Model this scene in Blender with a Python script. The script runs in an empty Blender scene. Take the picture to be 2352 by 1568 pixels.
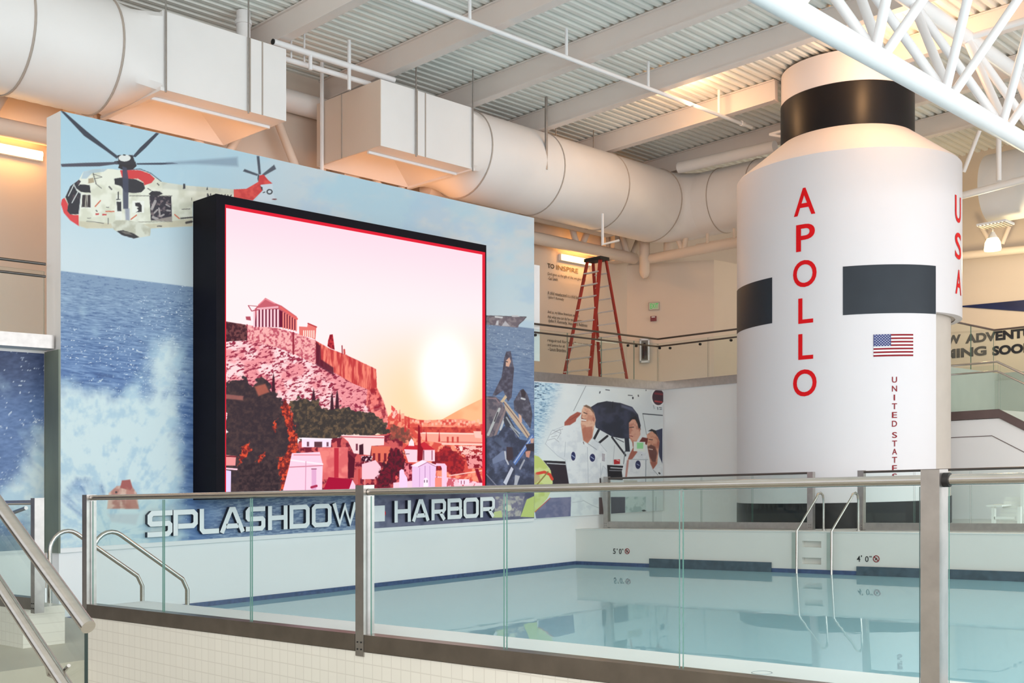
import bpy, math, random
import numpy as np
from mathutils import Vector, geometry
random.seed(4)
SC = bpy.context.scene
COL = SC.collection

# ------------------------------------------------------------------ camera
# x runs along the near glass guard, y towards the far pool wall, z = 0 is the pool deck.
F, CX, HY, SL = 2620.0, 1176.0, 1104.4, 0.0274
AX, AY = 0.67912, 0.73403
EYE = 1.1
cam_d = bpy.data.cameras.new('camera')
cam = bpy.data.objects.new('camera', cam_d); COL.objects.link(cam)
cam_d.sensor_width = 36.0
cam_d.lens = F / 2352 * 36
cam_d.shift_y = (HY - 784) / 2352
cam_d.clip_start = 0.05; cam_d.clip_end = 200
cam.location = (0, 0, EYE)
cam.rotation_euler = (math.pi / 2, 0, math.atan2(AX, AY))
SC.camera = cam

# ------------------------------------------------------------------ view, world, daylight
SC.view_settings.view_transform = 'Standard'
SC.view_settings.look = 'None'
SC.view_settings.gamma = 1
SC.view_settings.use_curve_mapping = False
SC.view_settings.exposure = 0.0
SC.cycles.use_denoising = True
SC.cycles.max_bounces = 9
SC.cycles.diffuse_bounces = 5
SC.cycles.glossy_bounces = 5
SC.cycles.transparent_max_bounces = 24
SC.cycles.sample_clamp_indirect = 6
SC.cycles.caustics_reflective = False
SC.cycles.caustics_refractive = False
w = bpy.data.worlds.new('world'); SC.world = w; w.use_nodes = True
w.node_tree.nodes['Background'].inputs[0].default_value = (0.93, 0.97, 1.0, 1)
w.node_tree.nodes['Background'].inputs[1].default_value = 1.2

def area(name, loc, target, sx, sy, power, col):
    d = bpy.data.lights.new(name, 'AREA'); d.shape = 'RECTANGLE'; d.size = sx; d.size_y = sy
    d.energy = power; d.color = col
    o = bpy.data.objects.new(name, d); COL.objects.link(o); o.location = loc
    o.rotation_euler = (Vector(target) - Vector(loc)).to_track_quat('-Z', 'Y').to_euler()
    return o
# daylight through the glazed side of the hall (the +x side) and an added fill behind the visitor, aimed up at the roof
area('window_daylight', (9.0, 13, 4.6), (-14, 13, 5.6), 30, 8, 2200, (0.93, 0.97, 1.0))
area('entrance_fill', (3, -7, 3.2), (-9, 14, 9.0), 10, 5.5, 1350, (1.0, 0.97, 0.95))
def bulb(name, loc, power, col, r=0.25):
    d = bpy.data.lights.new(name, 'POINT'); d.energy = power; d.color = col; d.shadow_soft_size = r
    o = bpy.data.objects.new(name, d); COL.objects.link(o); o.location = loc; return o
# warm lights added without fittings under the roof on either side of the rocket's neck
bulb('unseen_roof_lamp', (-9.2, 20.7, 9.2), 120, (1.0, 0.55, 0.25))
bulb('unseen_roof_lamp', (-13.8, 20.6, 9.2), 75, (1.0, 0.55, 0.25))

# ------------------------------------------------------------------ geometry helpers
def fall(x, y):
    """the hall's level lines run about 1.5 degrees off level in the photograph: floors, water and roof are built on that even slope"""
    return SL * (AY * x + AX * y)

def ray(px, py):
    return (px - CX) / F, (HY - SL * (px - CX) - py) / F

def at(px, py, x=None, y=None, z=None, n=None, d=None):
    """the point of a wall (x= / y= / plan normal n,d) or floor (z=) seen at a pixel of the photograph"""
    p, q = ray(px, py)
    if x is not None: Y = x / (AY * p - AX)
    elif y is not None: Y = y / (AX * p + AY)
    elif z is not None: Y = (z - EYE) / q
    else: Y = d / (n[0] * (AY * p - AX) + n[1] * (AX * p + AY))
    X = p * Y
    return Vector((AY * X - AX * Y, AX * X + AY * Y, EYE + q * Y))

def pix(x, y, z):
    X = AY * x + AX * y; Y = -AX * x + AY * y
    px = CX + F * X / Y
    return px, HY - SL * (px - CX) - F * (z - EYE) / Y

class MB:
    def __init__(s): s.v = []; s.f = []; s.m = []
    def add(s, vs, fs, mi=0):
        b = len(s.v); s.v += [tuple(v) for v in vs]
        s.f += [tuple(i + b for i in f) for f in fs]; s.m += [mi] * len(fs); return s
    def box(s, x0, x1, y0, y1, z0, z1, mi=0):
        if x0 > x1: x0, x1 = x1, x0
        if y0 > y1: y0, y1 = y1, y0
        if z0 > z1: z0, z1 = z1, z0
        vs = [(x, y, z) for z in (z0, z1) for y in (y0, y1) for x in (x0, x1)]
        return s.add(vs, [(0, 2, 3, 1), (4, 5, 7, 6), (0, 1, 5, 4), (2, 6, 7, 3), (0, 4, 6, 2), (1, 3, 7, 5)], mi)
    def tube(s, path, r, n=12, mi=0, cap=True, closed=False):
        P = [Vector(p) for p in path]; k = len(P); rings = []
        rr = r if isinstance(r, (list, tuple)) else [r] * k
        up = None
        for i in range(k):
            a = P[i - 1] if (i > 0 or closed) else P[i]
            b = P[(i + 1) % k] if (i < k - 1 or closed) else P[i]
            t = (b - a).normalized()
            if up is None:
                up = Vector((0, 0, 1)) if abs(t.z) < 0.9 else Vector((1, 0, 0))
            u = (up - t * up.dot(t)).normalized(); up = u
            w_ = t.cross(u)
            sc = 1.0
            if 0 < i < k - 1:
                c = (P[i] - P[i - 1]).normalized().dot((P[i + 1] - P[i]).normalized())
                sc = 1.0 / max(0.5, math.sqrt(max(0.0, (1 + c) / 2)))
            sc = min(sc, 1.3)
            rings.append([P[i] + (u * math.cos(2 * math.pi * j / n) + w_ * math.sin(2 * math.pi * j / n)) * rr[i] * (sc if 0 < i < k - 1 else 1) for j in range(n)])
        vs = [v for r_ in rings for v in r_]; fs = []
        for i in range(k if closed else k - 1):
            for j in range(n):
                a = i * n + j; b = i * n + (j + 1) % n; i2 = (i + 1) % k
                fs.append((a, b, i2 * n + (j + 1) % n, i2 * n + j))
        if cap and not closed:
            fs.append(tuple(reversed(range(n)))); fs.append(tuple((k - 1) * n + j for j in range(n)))
        return s.add(vs, fs, mi)
    def bar(s, p0, p1, wd, ht, mi=0):
        """rectangular bar from p0 to p1: wd sideways in plan, ht upwards"""
        p0 = Vector(p0); p1 = Vector(p1); t = (p1 - p0).normalized()
        sd = Vector((0, 0, 1)).cross(t)
        sd = sd.normalized() if sd.length > 1e-4 else Vector((1, 0, 0))
        u = t.cross(sd).normalized()
        vs = [p + sd * a * wd / 2 + u * b * ht / 2 for p in (p0, p1) for a, b in ((-1, -1), (1, -1), (1, 1), (-1, 1))]
        return s.add(vs, [(0, 1, 2, 3), (7, 6, 5, 4), (0, 4, 5, 1), (1, 5, 6, 2), (2, 6, 7, 3), (3, 7, 4, 0)], mi)
    def revolve(s, cx, cy, prof, a0=0, a1=2 * math.pi, n=96, mi=0):
        full = abs(a1 - a0) > 6.28; k = n if full else n + 1; vs = []; fs = []
        for i in range(k):
            a = a0 + (a1 - a0) * i / n
            vs += [(cx + r * math.cos(a), cy + r * math.sin(a), z) for r, z in prof]
        m = len(prof)
        for i in range(n):
            i2 = (i + 1) % k
            for j in range(m - 1):
                fs.append((i * m + j, i2 * m + j, i2 * m + j + 1, i * m + j + 1))
        return s.add(vs, fs, mi)
    def prism(s, poly, o, u, v, d, mi=0, side=None):
        """flat outline poly (a,b) laid at o + a u + b v, thickened by the vector d"""
        o = Vector(o); u = Vector(u); v = Vector(v); d = Vector(d)
        pts = [o + u * a + v * b for a, b in poly]; k = len(pts)
        tri = geometry.tessellate_polygon([[Vector((a, b, 0)) for a, b in poly]])
        b0 = len(s.v)
        s.add(pts + [p + d for p in pts], [tuple(k + i for i in t) for t in tri], mi)
        sd = mi if side is None else side
        for t in tri: s.f.append(tuple(b0 + i for i in reversed(t))); s.m.append(sd)
        for i in range(k):
            j = (i + 1) % k; s.f.append((b0 + i, b0 + j, b0 + k + j, b0 + k + i)); s.m.append(sd)
        return s
    def build(s, name, mats, parent=None, smooth=None, kind=None, recalc=True):
        if not isinstance(mats, (list, tuple)): mats = [mats]
        me = bpy.data.meshes.new(name)
        off = parent_world(parent)
        vs = [(x - off[0], y - off[1], z + fall(x, y) - off[2]) for x, y, z in s.v]
        me.from_pydata(vs, [], s.f); me.update()
        for m_ in mats: me.materials.append(m_)
        me.polygons.foreach_set('material_index', s.m)
        if recalc:
            import bmesh
            bm = bmesh.new(); bm.from_mesh(me); bmesh.ops.recalc_face_normals(bm, faces=bm.faces); bm.to_mesh(me); bm.free()
        if smooth is not None:
            me.polygons.foreach_set('use_smooth', [True] * len(me.polygons))
            me.set_sharp_from_angle(angle=math.radians(smooth))
        o = bpy.data.objects.new(name, me); COL.objects.link(o)
        if parent is not None: o.parent = parent
        if kind: o['kind'] = kind
        return o

OFF = {}
def parent_world(p):
    if p is None: return (0, 0, 0)
    return OFF.get(p.name, (0, 0, 0))

def thing(name, label, cat, loc, group=None):
    o = bpy.data.objects.new(name, None); COL.objects.link(o)
    o.empty_display_size = 0.2
    x, y, z = loc; o.location = (x, y, z + fall(x, y)); OFF[o.name] = tuple(o.location)
    o['label'] = label; o['category'] = cat
    if group: o['group'] = group
    return o
def sub(o, parent):
    """children of a part share the thing's origin"""
    OFF[o.name] = parent_world(parent); return o
def tag(o, label, cat, group=None, kind=None):
    o['label'] = label; o['category'] = cat
    if group: o['group'] = group
    if kind: o['kind'] = kind
    return o

# ------------------------------------------------------------------ materials
def lin(c): c = c / 255.0; return c / 12.92 if c <= 0.04045 else ((c + 0.055) / 1.055) ** 2.4
def rgb(*c): return (lin(c[0]), lin(c[1]), lin(c[2]), 1)
def mat(name, col, rough=0.6, metal=0.0, var=0.06, scale=3.0, bump=0.0, bscale=40.0, stretch=None, spec=0.5):
    m = bpy.data.materials.new(name); m.use_nodes = True; N = m.node_tree.nodes; L = m.node_tree.links
    b = N['Principled BSDF']; b.inputs['Roughness'].default_value = rough; b.inputs['Metallic'].default_value = metal
    b.inputs['Specular IOR Level'].default_value = spec
    tc = N.new('ShaderNodeTexCoord'); mp = N.new('ShaderNodeMapping')
    if stretch: mp.inputs['Scale'].default_value = stretch
    L.new(tc.outputs['Object'], mp.inputs['Vector'])
    n = N.new('ShaderNodeTexNoise'); n.inputs['Scale'].default_value = scale; n.inputs['Detail'].default_value = 4
    L.new(mp.outputs[0], n.inputs['Vector'])
    r = N.new('ShaderNodeValToRGB'); c = rgb(*col)
    r.color_ramp.elements[0].position = 0.3; r.color_ramp.elements[1].position = 0.7
    r.color_ramp.elements[0].color = tuple(x * (1 - var) for x in c[:3]) + (1,)
    r.color_ramp.elements[1].color = tuple(min(1, x * (1 + var)) for x in c[:3]) + (1,)
    L.new(n.outputs['Fac'], r.inputs[0]); L.new(r.outputs[0], b.inputs['Base Color'])
    if bump:
        n2 = N.new('ShaderNodeTexNoise'); n2.inputs['Scale'].default_value = bscale
        L.new(mp.outputs[0], n2.inputs['Vector'])
        bp = N.new('ShaderNodeBump'); bp.inputs['Strength'].default_value = bump; bp.inputs['Distance'].default_value = 0.01
        L.new(n2.outputs['Fac'], bp.inputs['Height']); L.new(bp.outputs[0], b.inputs['Normal'])
    return m
def emis(name, col, strength):
    m = bpy.data.materials.new(name); m.use_nodes = True; N = m.node_tree.nodes; L = m.node_tree.links
    N.remove(N['Principled BSDF']); e = N.new('ShaderNodeEmission')
    e.inputs[0].default_value = rgb(*col); e.inputs[1].default_value = strength
    L.new(e.outputs[0], N['Material Output'].inputs[0]); return m
def two_sided_ior(N, L, f, ior):
    # a thin sheet reflects alike from both sides
    g = N.new('ShaderNodeNewGeometry'); mx = N.new('ShaderNodeMapRange')
    mx.inputs['To Min'].default_value = ior; mx.inputs['To Max'].default_value = 1 / ior
    L.new(g.outputs['Backfacing'], mx.inputs['Value']); L.new(mx.outputs[0], f.inputs[0])
def glass_mat(name, tint, ior=1.45, rough=0.0):
    m = bpy.data.materials.new(name); m.use_nodes = True; N = m.node_tree.nodes; L = m.node_tree.links
    N.remove(N['Principled BSDF'])
    t = N.new('ShaderNodeBsdfTransparent'); t.inputs[0].default_value = tint
    g = N.new('ShaderNodeBsdfGlossy'); g.inputs['Roughness'].default_value = rough
    f = N.new('ShaderNodeFresnel'); two_sided_ior(N, L, f, ior)
    x = N.new('ShaderNodeMixShader'); L.new(f.outputs[0], x.inputs[0]); L.new(t.outputs[0], x.inputs[1]); L.new(g.outputs[0], x.inputs[2])
    L.new(x.outputs[0], N['Material Output'].inputs[0]); return m
def tile_mat(name, col, grout, size=0.1, axis='xz'):
    m = bpy.data.materials.new(name); m.use_nodes = True; N = m.node_tree.nodes; L = m.node_tree.links
    b = N['Principled BSDF']; b.inputs['Roughness'].default_value = 0.35
    tc = N.new('ShaderNodeTexCoord'); sp = N.new('ShaderNodeSeparateXYZ'); cb = N.new('ShaderNodeCombineXYZ')
    L.new(tc.outputs['Object'], sp.inputs[0])
    L.new(sp.outputs[axis[0].upper()], cb.inputs[0]); L.new(sp.outputs[axis[1].upper()], cb.inputs[1])
    br = N.new('ShaderNodeTexBrick'); br.offset = 0.0; br.inputs['Scale'].default_value = 1.0
    br.inputs['Brick Width'].default_value = size; br.inputs['Row Height'].default_value = size
    br.inputs['Mortar Size'].default_value = 0.004
    c = rgb(*col); br.inputs['Color1'].default_value = c
    br.inputs['Color2'].default_value = tuple(x * 0.97 for x in c[:3]) + (1,)
    br.inputs['Mortar'].default_value = rgb(*grout)
    L.new(cb.outputs[0], br.inputs['Vector']); L.new(br.outputs['Color'], b.inputs['Base Color'])
    return m
def attr_mat(name, emit=None, rough=0.55):
    m = bpy.data.materials.new(name); m.use_nodes = True; N = m.node_tree.nodes; L = m.node_tree.links
    a = N.new('ShaderNodeAttribute'); a.attribute_name = 'print'
    if emit is None:
        b = N['Principled BSDF']; b.inputs['Roughness'].default_value = rough; L.new(a.outputs['Color'], b.inputs['Base Color'])
    else:
        N.remove(N['Principled BSDF']); e = N.new('ShaderNodeEmission'); e.inputs[1].default_value = emit
        L.new(a.outputs['Color'], e.inputs[0]); L.new(e.outputs[0], N['Material Output'].inputs[0])
    return m

M = dict(
    beam=mat('beam_paint', (232, 222, 216), 0.55, var=0.03, scale=0.8),
    deck=mat('roof_deck_paint', (238, 238, 232), 0.5, var=0.07, scale=0.6),
    duct=mat('duct_paint', (236, 233, 232), 0.5, var=0.04, scale=0.7, bump=0.05, bscale=6),
    duct_seam=mat('duct_seam', (176, 164, 154), 0.6),
    wallcream=mat('cream_wall_paint', (222, 206, 192), 0.7, var=0.03, scale=0.7),
    wallwhite=mat('white_wall_paint', (236, 234, 234), 0.6, var=0.02, scale=0.5),
    wallgrey=mat('pale_green_wall_paint', (184, 187, 176), 0.7, var=0.03),
    rocket=mat('rocket_white', (228, 222, 224), 0.45, var=0.015, scale=0.4),
    core=mat('core_tan_paint', (204, 192, 182), 0.6, var=0.03),
    black=mat('rocket_black', (16, 15, 20), 0.38, var=0.1, spec=0.3),
    charcoal=mat('charcoal_panel', (42, 48, 56), 0.4, var=0.08, scale=2, spec=0.25),
    red=mat('red_lettering', (226, 12, 22), 0.5, var=0.03, spec=0.2),
    dkred=mat('dark_red_lettering', (142, 14, 30), 0.5, var=0.03, spec=0.2),
    navy=mat('flag_blue', (34, 44, 112), 0.45),
    white=mat('white_paint', (238, 238, 240), 0.4, var=0.02),
    truss=mat('truss_white', (240, 238, 238), 0.4, var=0.02, scale=1.5),
    steel=mat('brushed_steel', (194, 188, 182), 0.2, 0.95, var=0.06, scale=9, stretch=(1, 1, 8)),
    satin=mat('satin_steel', (176, 170, 166), 0.34, 0.92, var=0.08, scale=12),
    darksteel=mat('dark_steel', (104, 96, 92), 0.3, 0.9, var=0.06),
    channel=mat('bronze_steel_channel', (136, 126, 118), 0.3, 0.9, var=0.1, scale=6),
    rubber=mat('dark_rubber', (26, 24, 24), 0.6),
    cabinet=mat('screen_cabinet_black', (16, 13, 22), 0.6, var=0.15, spec=0.12),
    tile=tile_mat('cream_wall_tile', (232, 228, 218), (216, 211, 201), 0.1, 'xz'),
    pooltile=tile_mat('pool_tile', (150, 205, 212), (128, 186, 196), 0.15, 'xy'),
    poolwall=mat('pool_wall_plaster', (226, 222, 216), 0.35, var=0.02, scale=1.0),
    band=mat('waterline_blue_tile', (66, 84, 122), 0.25, var=0.25, scale=14),
    darkband=mat('gutter_dark_tile', (70, 86, 98), 0.35, var=0.25, scale=10),
    deckfloor=mat('deck_floor', (228, 228, 226), 0.5, var=0.03, scale=2),
    floor=mat('lobby_floor', (196, 190, 176), 0.5, var=0.06, scale=1.2),
    ladder=mat('ladder_orange_fibreglass', (158, 42, 30), 0.45, var=0.1, scale=5),
    alu=mat('ladder_aluminium', (214, 214, 216), 0.35, 0.5, var=0.05),
    text=mat('dark_lettering', (40, 38, 40), 0.5),
    gold=mat('gold_lettering', (150, 118, 62), 0.4, 0.3),
    plastic=mat('white_plastic', (240, 238, 234), 0.4, var=0.02),
    brown=mat('brown_landing_edge', (96, 78, 76), 0.5, var=0.1),
    glass=glass_mat('guard_glass', (0.945, 0.982, 0.972, 1), 1.25),
    glassedge=mat('glass_edge_green', (84, 128, 116), 0.2, var=0.1),
)
# ------------------------------------------------------------------ the room
XA = -15.9            # face of the mural wall
WATER = -0.765
CEIL = lambda x: 9.67 + 0.025 * (x + 12.5)
def struct(mb, name, m, smooth=None): return mb.build(name, m, None, smooth, 'structure')

struct(MB().box(-19, -10.42, -8, 6.9, -2.2, -0.5).box(-10.42, 9, -8, 3.0, -2.2, -0.5).box(-10.42, 9, 3.0, 5.24, -2.2, -2.0), 'floor', M['floor'])
# near pool wall and curb: runs right of the gate, and again left of it
struct(MB().box(-10.4, 8, 5.25, 5.345, -2.6, -0.09).box(-10.4, 8, 5.345, 5.84, -2.6, 0.0), 'wall_front', M['tile'])
struct(MB().box(-10.4, 8, 5.345, 5.86, 0.001, 0.008), 'floor.006', M['white'])
struct(MB().box(-16.3, -11.78, 5.25, 5.7, -0.5, -0.09), 'wall_front.001', M['tile'])
# pool shell
struct(MB().box(-15.95, 8, 5.84, 19.3, -2.75, -2.6), 'floor.001', M['pooltile'])
# far pool wall with two step recesses between the ladder rails
s1 = [at(1842, 1242, y=19.3), at(1886, 1257, y=19.3)]; s2 = [at(1842, 1280, y=19.3), at(1886, 1296, y=19.3)]
fw = MB(); xs = (s1[0].x, s1[1].x); D = 0.12
fw.box(-15.95, xs[0], 19.3, 19.6, -2.6, 0).box(xs[1], 8, 19.3, 19.6, -2.6, 0)
fw.box(*xs, 19.3, 19.6, s1[0].z, 0).box(*xs, 19.3, 19.6, s2[0].z, s1[1].z).box(*xs, 19.3, 19.6, -2.6, s2[1].z)
fw.box(*xs, 19.3 + D, 19.6, s1[1].z, s1[0].z).box(*xs, 19.3 + D, 19.6, s2[1].z, s2[0].z)
struct(fw, 'wall_back', M['poolwall'])
struct(MB().box(-15.95, 9, 19.6, 33, -0.2, 0.0).box(-15.95, 9, 19.28, 19.6, 0.0, 0.012), 'floor.002', M['deckfloor'])
# left wall under the mural, down into the pool, and its continuation beside the mural
struct(MB().box(-16.35, -15.95, 7.63, 17.87, -2.6, 0.24).box(-16.35, -15.95, 17.87, 22.55, -2.6, 3.19), 'wall_left', M['wallwhite'])
struct(MB().box(-16.75, -16.36, 3.0, 7.62, -2.6, 3.19), 'wall_left.001', M['wallwhite'])
struct(MB().box(-16.75, -16.36, -8, 2.99, -0.5, 3.19), 'wall_left.003', mat('dark_reflection_wall', (58, 50, 47), 0.6))  # unseen wall, added dark so the left steel posts reflect dark
# upper rear walls
struct(MB().box(-19.4, -19, -6, 33, -0.5, 9.6), 'wall_left.002', M['wallcream'])
struct(MB().box(-19.4, 9, 31.4, 31.8, 0, 9.9), 'wall_back.001', M['wallcream'])
WN = (0.509, -0.861); WD = -31.37
zt = 6.95
struct(MB().prism([(-19, 25.2), (-16.97, 26.4), (-16.9, 28.5), (-17.1, 28.5), (-17.15, 26.55), (-19, 25.45)], (0, 0, 3.38), (1, 0, 0), (0, 1, 0), (0, 0, zt - 3.38)), 'wall_back.002', M['wallcream'])
struct(MB().box(-15.95, -13.63, 22.55, 22.8, 0, 3.19), 'wall_back.003', M['wallwhite'])
# balcony floors with metal edge trims
struct(MB().box(-19, -15.97, 17.87, 25.2, 3.19, 3.38).box(-15.97, -13.62, 22.57, 28, 3.19, 3.38).box(-19, -16.37, 7.63, 17.87, 3.19, 3.38).box(-19, -16.07, -6, 7.6, 3.19, 3.38), 'floor.003', M['wallwhite'])
struct(MB().box(-15.97, -15.93, 17.87, 22.53, 3.19, 3.385).box(-15.97, -13.6, 22.53, 22.57, 3.19, 3.385), 'trim_1', M['satin'])
struct(MB().box(-16.07, -16.03, -6, 7.6, 3.19, 3.385), 'trim_2', M['satin'])
# right rear: walls of the stairwell, landing and stair
struct(MB().box(-10.3, -10.1, 25.1, 28.2, 0, 3.19).box(-10.3, 2, 28.0, 28.2, 0, 3.19), 'wall_right', M['wallgrey'])
struct(MB().box(-10.3, 2, 28.2, 31.4, 3.19, 3.38).box(-13.5, -10.1, 25.15, 31.4, 3.19, 3.38), 'floor.004', M['wallgrey'])
LZ = 2.34
lx = -8.96
run = 4.0
st = MB().prism([(-10.6, 0), (lx + run, 0), (lx + run, LZ - 0.18 - run * 0.567), (lx, LZ - 0.18), (-10.6, LZ - 0.18)] , (0, 25.1, 0), (1, 0, 0), (0, 0, 1), (0, 0.2, 0))
struct(st, 'wall_right.001', M['wallwhite'])
struct(MB().box(-10.3, lx, 25.1, 28, LZ - 0.17, LZ).prism([(lx, LZ), (lx + run, LZ - run * 0.567), (lx + run, LZ - run * 0.567 - 0.17), (lx, LZ - 0.17)], (0, 25.1, 0), (1, 0, 0), (0, 0, 1), (0, 1.6, 0)), 'floor.005', M['deckfloor'])
struct(MB().prism([(-10.6, LZ - 0.17), (lx, LZ - 0.17), (lx + run, LZ - 0.17 - run * 0.567), (lx + run, LZ - run * 0.567), (lx, LZ + 0.02), (-10.6, LZ + 0.02)], (0, 25.06, 0), (1, 0, 0), (0, 0, 1), (0, 0.04, 0)), 'trim_3', M['brown'])
struct(MB().prism([(-10.6, 1.80), (lx - .15, 1.80), (lx + run, 1.80 - (run + .15) * 0.567), (lx + run, 1.785 - (run + .15) * 0.567), (lx - .15, 1.785), (-10.6, 1.785)], (0, 25.09, 0), (1, 0, 0), (0, 0, 1), (0, 0.012, 0)), 'trim_4', M['brown'])
# waterline tile band and dark gutter panels
wb = MB().box(-15.95, 8, 19.285, 19.3, -1.1, -0.69).box(-15.95, -15.935, 5.84, 19.3, -1.1, -0.69)
struct(wb, 'trim_5', M['band'])
g0 = at(1492, 1282, y=19.28); g1 = at(1772, 1293, y=19.28); g2 = at(1968, 1300, y=19.28)
struct(MB().box(g0.x, g1.x, 19.26, 19.285, -1.1, g0.z).box(g2.x, 8, 19.26, 19.285, -1.1, g2.z), 'trim_6', M['darkband'])
# corrugated roof deck: ribs run along y
rib = MB(); per = 0.2; x = -19.4; prof = []
while x < 9:
    for dx, dz in ((0, 0), (0.085, 0), (0.105, 0.06), (0.18, 0.06)): prof.append((x + dx, CEIL(x + dx) + dz))
    x += per
vs = []; fs = []
for x, z in prof: vs += [(x, -8, z), (x, 33, z)]
for i in range(len(prof) - 1): fs.append((2 * i, 2 * i + 2, 2 * i + 3, 2 * i + 1))
o = struct(rib.add(vs, fs), 'ceiling', M['deck'])
struct(MB().box(-19.4, 9, -8.3, -8, -0.7, 2.2), 'wall_front.002', M['wallcream'])  # unseen low wall behind the camera, put in for the steel to reflect

# ------------------------------------------------------------------ water
def water_mat():
    m = bpy.data.materials.new('pool_water'); m.use_nodes = True; N = m.node_tree.nodes; L = m.node_tree.links
    N.remove(N['Principled BSDF'])
    t = N.new('ShaderNodeBsdfTransparent'); t.inputs[0].default_value = (0.72, 0.94, 0.96, 1)
    df = N.new('ShaderNodeBsdfDiffuse'); df.inputs[0].default_value = rgb(180, 228, 242)
    mm = N.new('ShaderNodeMixShader'); mm.inputs[0].default_value = 0.86
    L.new(t.outputs[0], mm.inputs[1]); L.new(df.outputs[0], mm.inputs[2])
    g = N.new('ShaderNodeBsdfGlossy'); g.inputs['Roughness'].default_value = 0.012
    tc = N.new('ShaderNodeTexCoord'); n = N.new('ShaderNodeTexNoise'); n.inputs['Scale'].default_value = 1.6; n.inputs['Detail'].default_value = 3
    L.new(tc.outputs['Object'], n.inputs['Vector'])
    b = N.new('ShaderNodeBump'); b.inputs['Strength'].default_value = 0.05; b.inputs['Distance'].default_value = 0.02
    L.new(n.outputs['Fac'], b.inputs['Height']); L.new(b.outputs[0], g.inputs['Normal'])
    f = N.new('ShaderNodeFresnel'); two_sided_ior(N, L, f, 1.33)
    x = N.new('ShaderNodeMixShader'); L.new(f.outputs[0], x.inputs[0]); L.new(mm.outputs[0], x.inputs[1]); L.new(g.outputs[0], x.inputs[2])
    L.new(x.outputs[0], N['Material Output'].inputs[0]); return m
wm = MB().add([(-15.95, 5.84, WATER), (8, 5.84, WATER), (8, 19.3, WATER), (-15.95, 19.3, WATER)], [(0, 1, 2, 3)]).build('pool_water', water_mat(), recalc=False)
tag(wm, 'still pale turquoise water filling the training pool', 'water', kind='stuff')

# ------------------------------------------------------------------ roof beams
ORD = ['first', 'second', 'third', 'fourth', 'fifth', 'sixth', 'seventh', 'eighth']
BY = [12.2, 14.74, 17.2, 19.6, 22.1, 24.85, 27.4]
for i, by in enumerate(BY):
    lab = ('white roof beam above the %s, %s counted from the near left end of the roof' %
           (['left box duct', 'gap between the box ducts', 'right box duct', 'round duct', 'rocket neck', 'round duct elbow', 'rear balcony'][i], ORD[i]))
    t = thing('roof_beam', lab, 'beam', (-12, by, 9.2), 'white roof beams')
    x0, x1 = -19.0, 9.0
    zb = lambda x: CEIL(x) - 0.47
    web = MB(); fl = MB()
    for x0, x1 in ([(-19.0, -12.62), (-9.98, 9.0)] if i == 4 else [(-19.0, 9.0)]):   # the fifth stops at the rocket's neck
        web.bar((x0, by, (zb(x0) + CEIL(x0)) / 2), (x1, by, (zb(x1) + CEIL(x1)) / 2), 0.12, 0.44)
        fl.bar((x0, by, zb(x0) + 0.012), (x1, by, zb(x1) + 0.012), 0.22, 0.024).bar((x0, by, CEIL(x0) - 0.025), (x1, by, CEIL(x1) - 0.025), 0.22, 0.024)
    web.build('web', M['beam'], t)
    fl.build('flange', M['beam'], t)

# ------------------------------------------------------------------ tubular roof truss at the right
t = thing('roof_truss', 'large white tubular steel roof truss crossing in front of the rocket', 'truss', (-7, 15, 6.78))
LC = (-7.0, 6.80); U1 = (-8.1, 9.0); U2 = (-5.9, 9.05)
MB().tube([(LC[0], -2, LC[1]), (LC[0], 31, LC[1])], 0.15, 24).build('bottom_chord', M['truss'], t, 40)
for ux, uz in (U1, U2): MB().tube([(ux, -2, uz), (ux, 31, uz)], 0.14, 20).build('top_chord', M['truss'], t, 40)
for k in range(-3, 6):
    y = 15.05 + 2.4 * k
    for ux, uz in (U1, U2):
        for s in (-1, 1):
            MB().tube([(LC[0], y + s * 0.12, LC[1] + .05), (ux, y + s * 1.2, uz)], 0.072, 14).build('diagonal', M['truss'], t, 40)
for k in range(-3, 6):
    y = 16.25 + 2.4 * k
    MB().tube([(U1[0], y, U1[1]), (U2[0], y, U2[1])], 0.06, 12).build('cross_tube', M['truss'], t, 40)

# perimeter truss on the rear left wall, and along the back
t = thing('wall_truss', 'cream tubular truss running along the rear wall behind the mural', 'truss', (-18.6, 15, 7.05))
PC = M['wallcream']
MB().tube([(-18.6, -4, 7.05), (-18.6, 25.0, 7.05)], 0.15, 16).build('bottom_chord', PC, t, 40)
MB().tube([(-18.3, 17.0, 7.55), (-18.3, 23.4, 7.55), (-18.3, 23.9, 7.7)], 0.2, 16).build('top_chord', PC, t, 40)
for k in range(-2, 11):
    y = 3.3 + 2.15 * k
    for s in (-1, 1):
        MB().tube([(-18.6, y + s * 0.1, 7.1), (-18.55, y + s * .85, 8.45)], 0.085, 10).build('diagonal', PC, t, 40)
t = thing('wall_truss', 'cream tubular truss running behind the rocket from the corner column', 'truss', (-16, 24.9, 6.95))
MB().tube([(-18.3, 24.95, 6.95), (-13.4, 24.95, 6.95)], 0.13, 16).build('bottom_chord', PC, t, 40)
MB().tube([(-17.25, 24.95, 7.6), (-17.0, 24.95, 7.0)], 0.07, 10).build('diagonal', PC, t, 40)
MB().tube([(-16.85, 24.95, 7.6), (-16.95, 24.95, 7.0)], 0.07, 10).build('diagonal', PC, t, 40)
for xx in (-16.3, -15.5): MB().tube([(xx, 25.05, 7.9), (xx, 25.05, 7.0)], 0.04, 8).build('strut', PC, t, 40)
MB().tube([(-16.8, 25.3, 7.15), (-14, 25.3, 7.15)], 0.045, 8).build('strut', PC, t, 40)
c = thing('column', 'round cream column dropping from the duct elbow above the exit sign', 'column', (-18.15, 24.85, 6.4), 'round columns below the duct')
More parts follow.
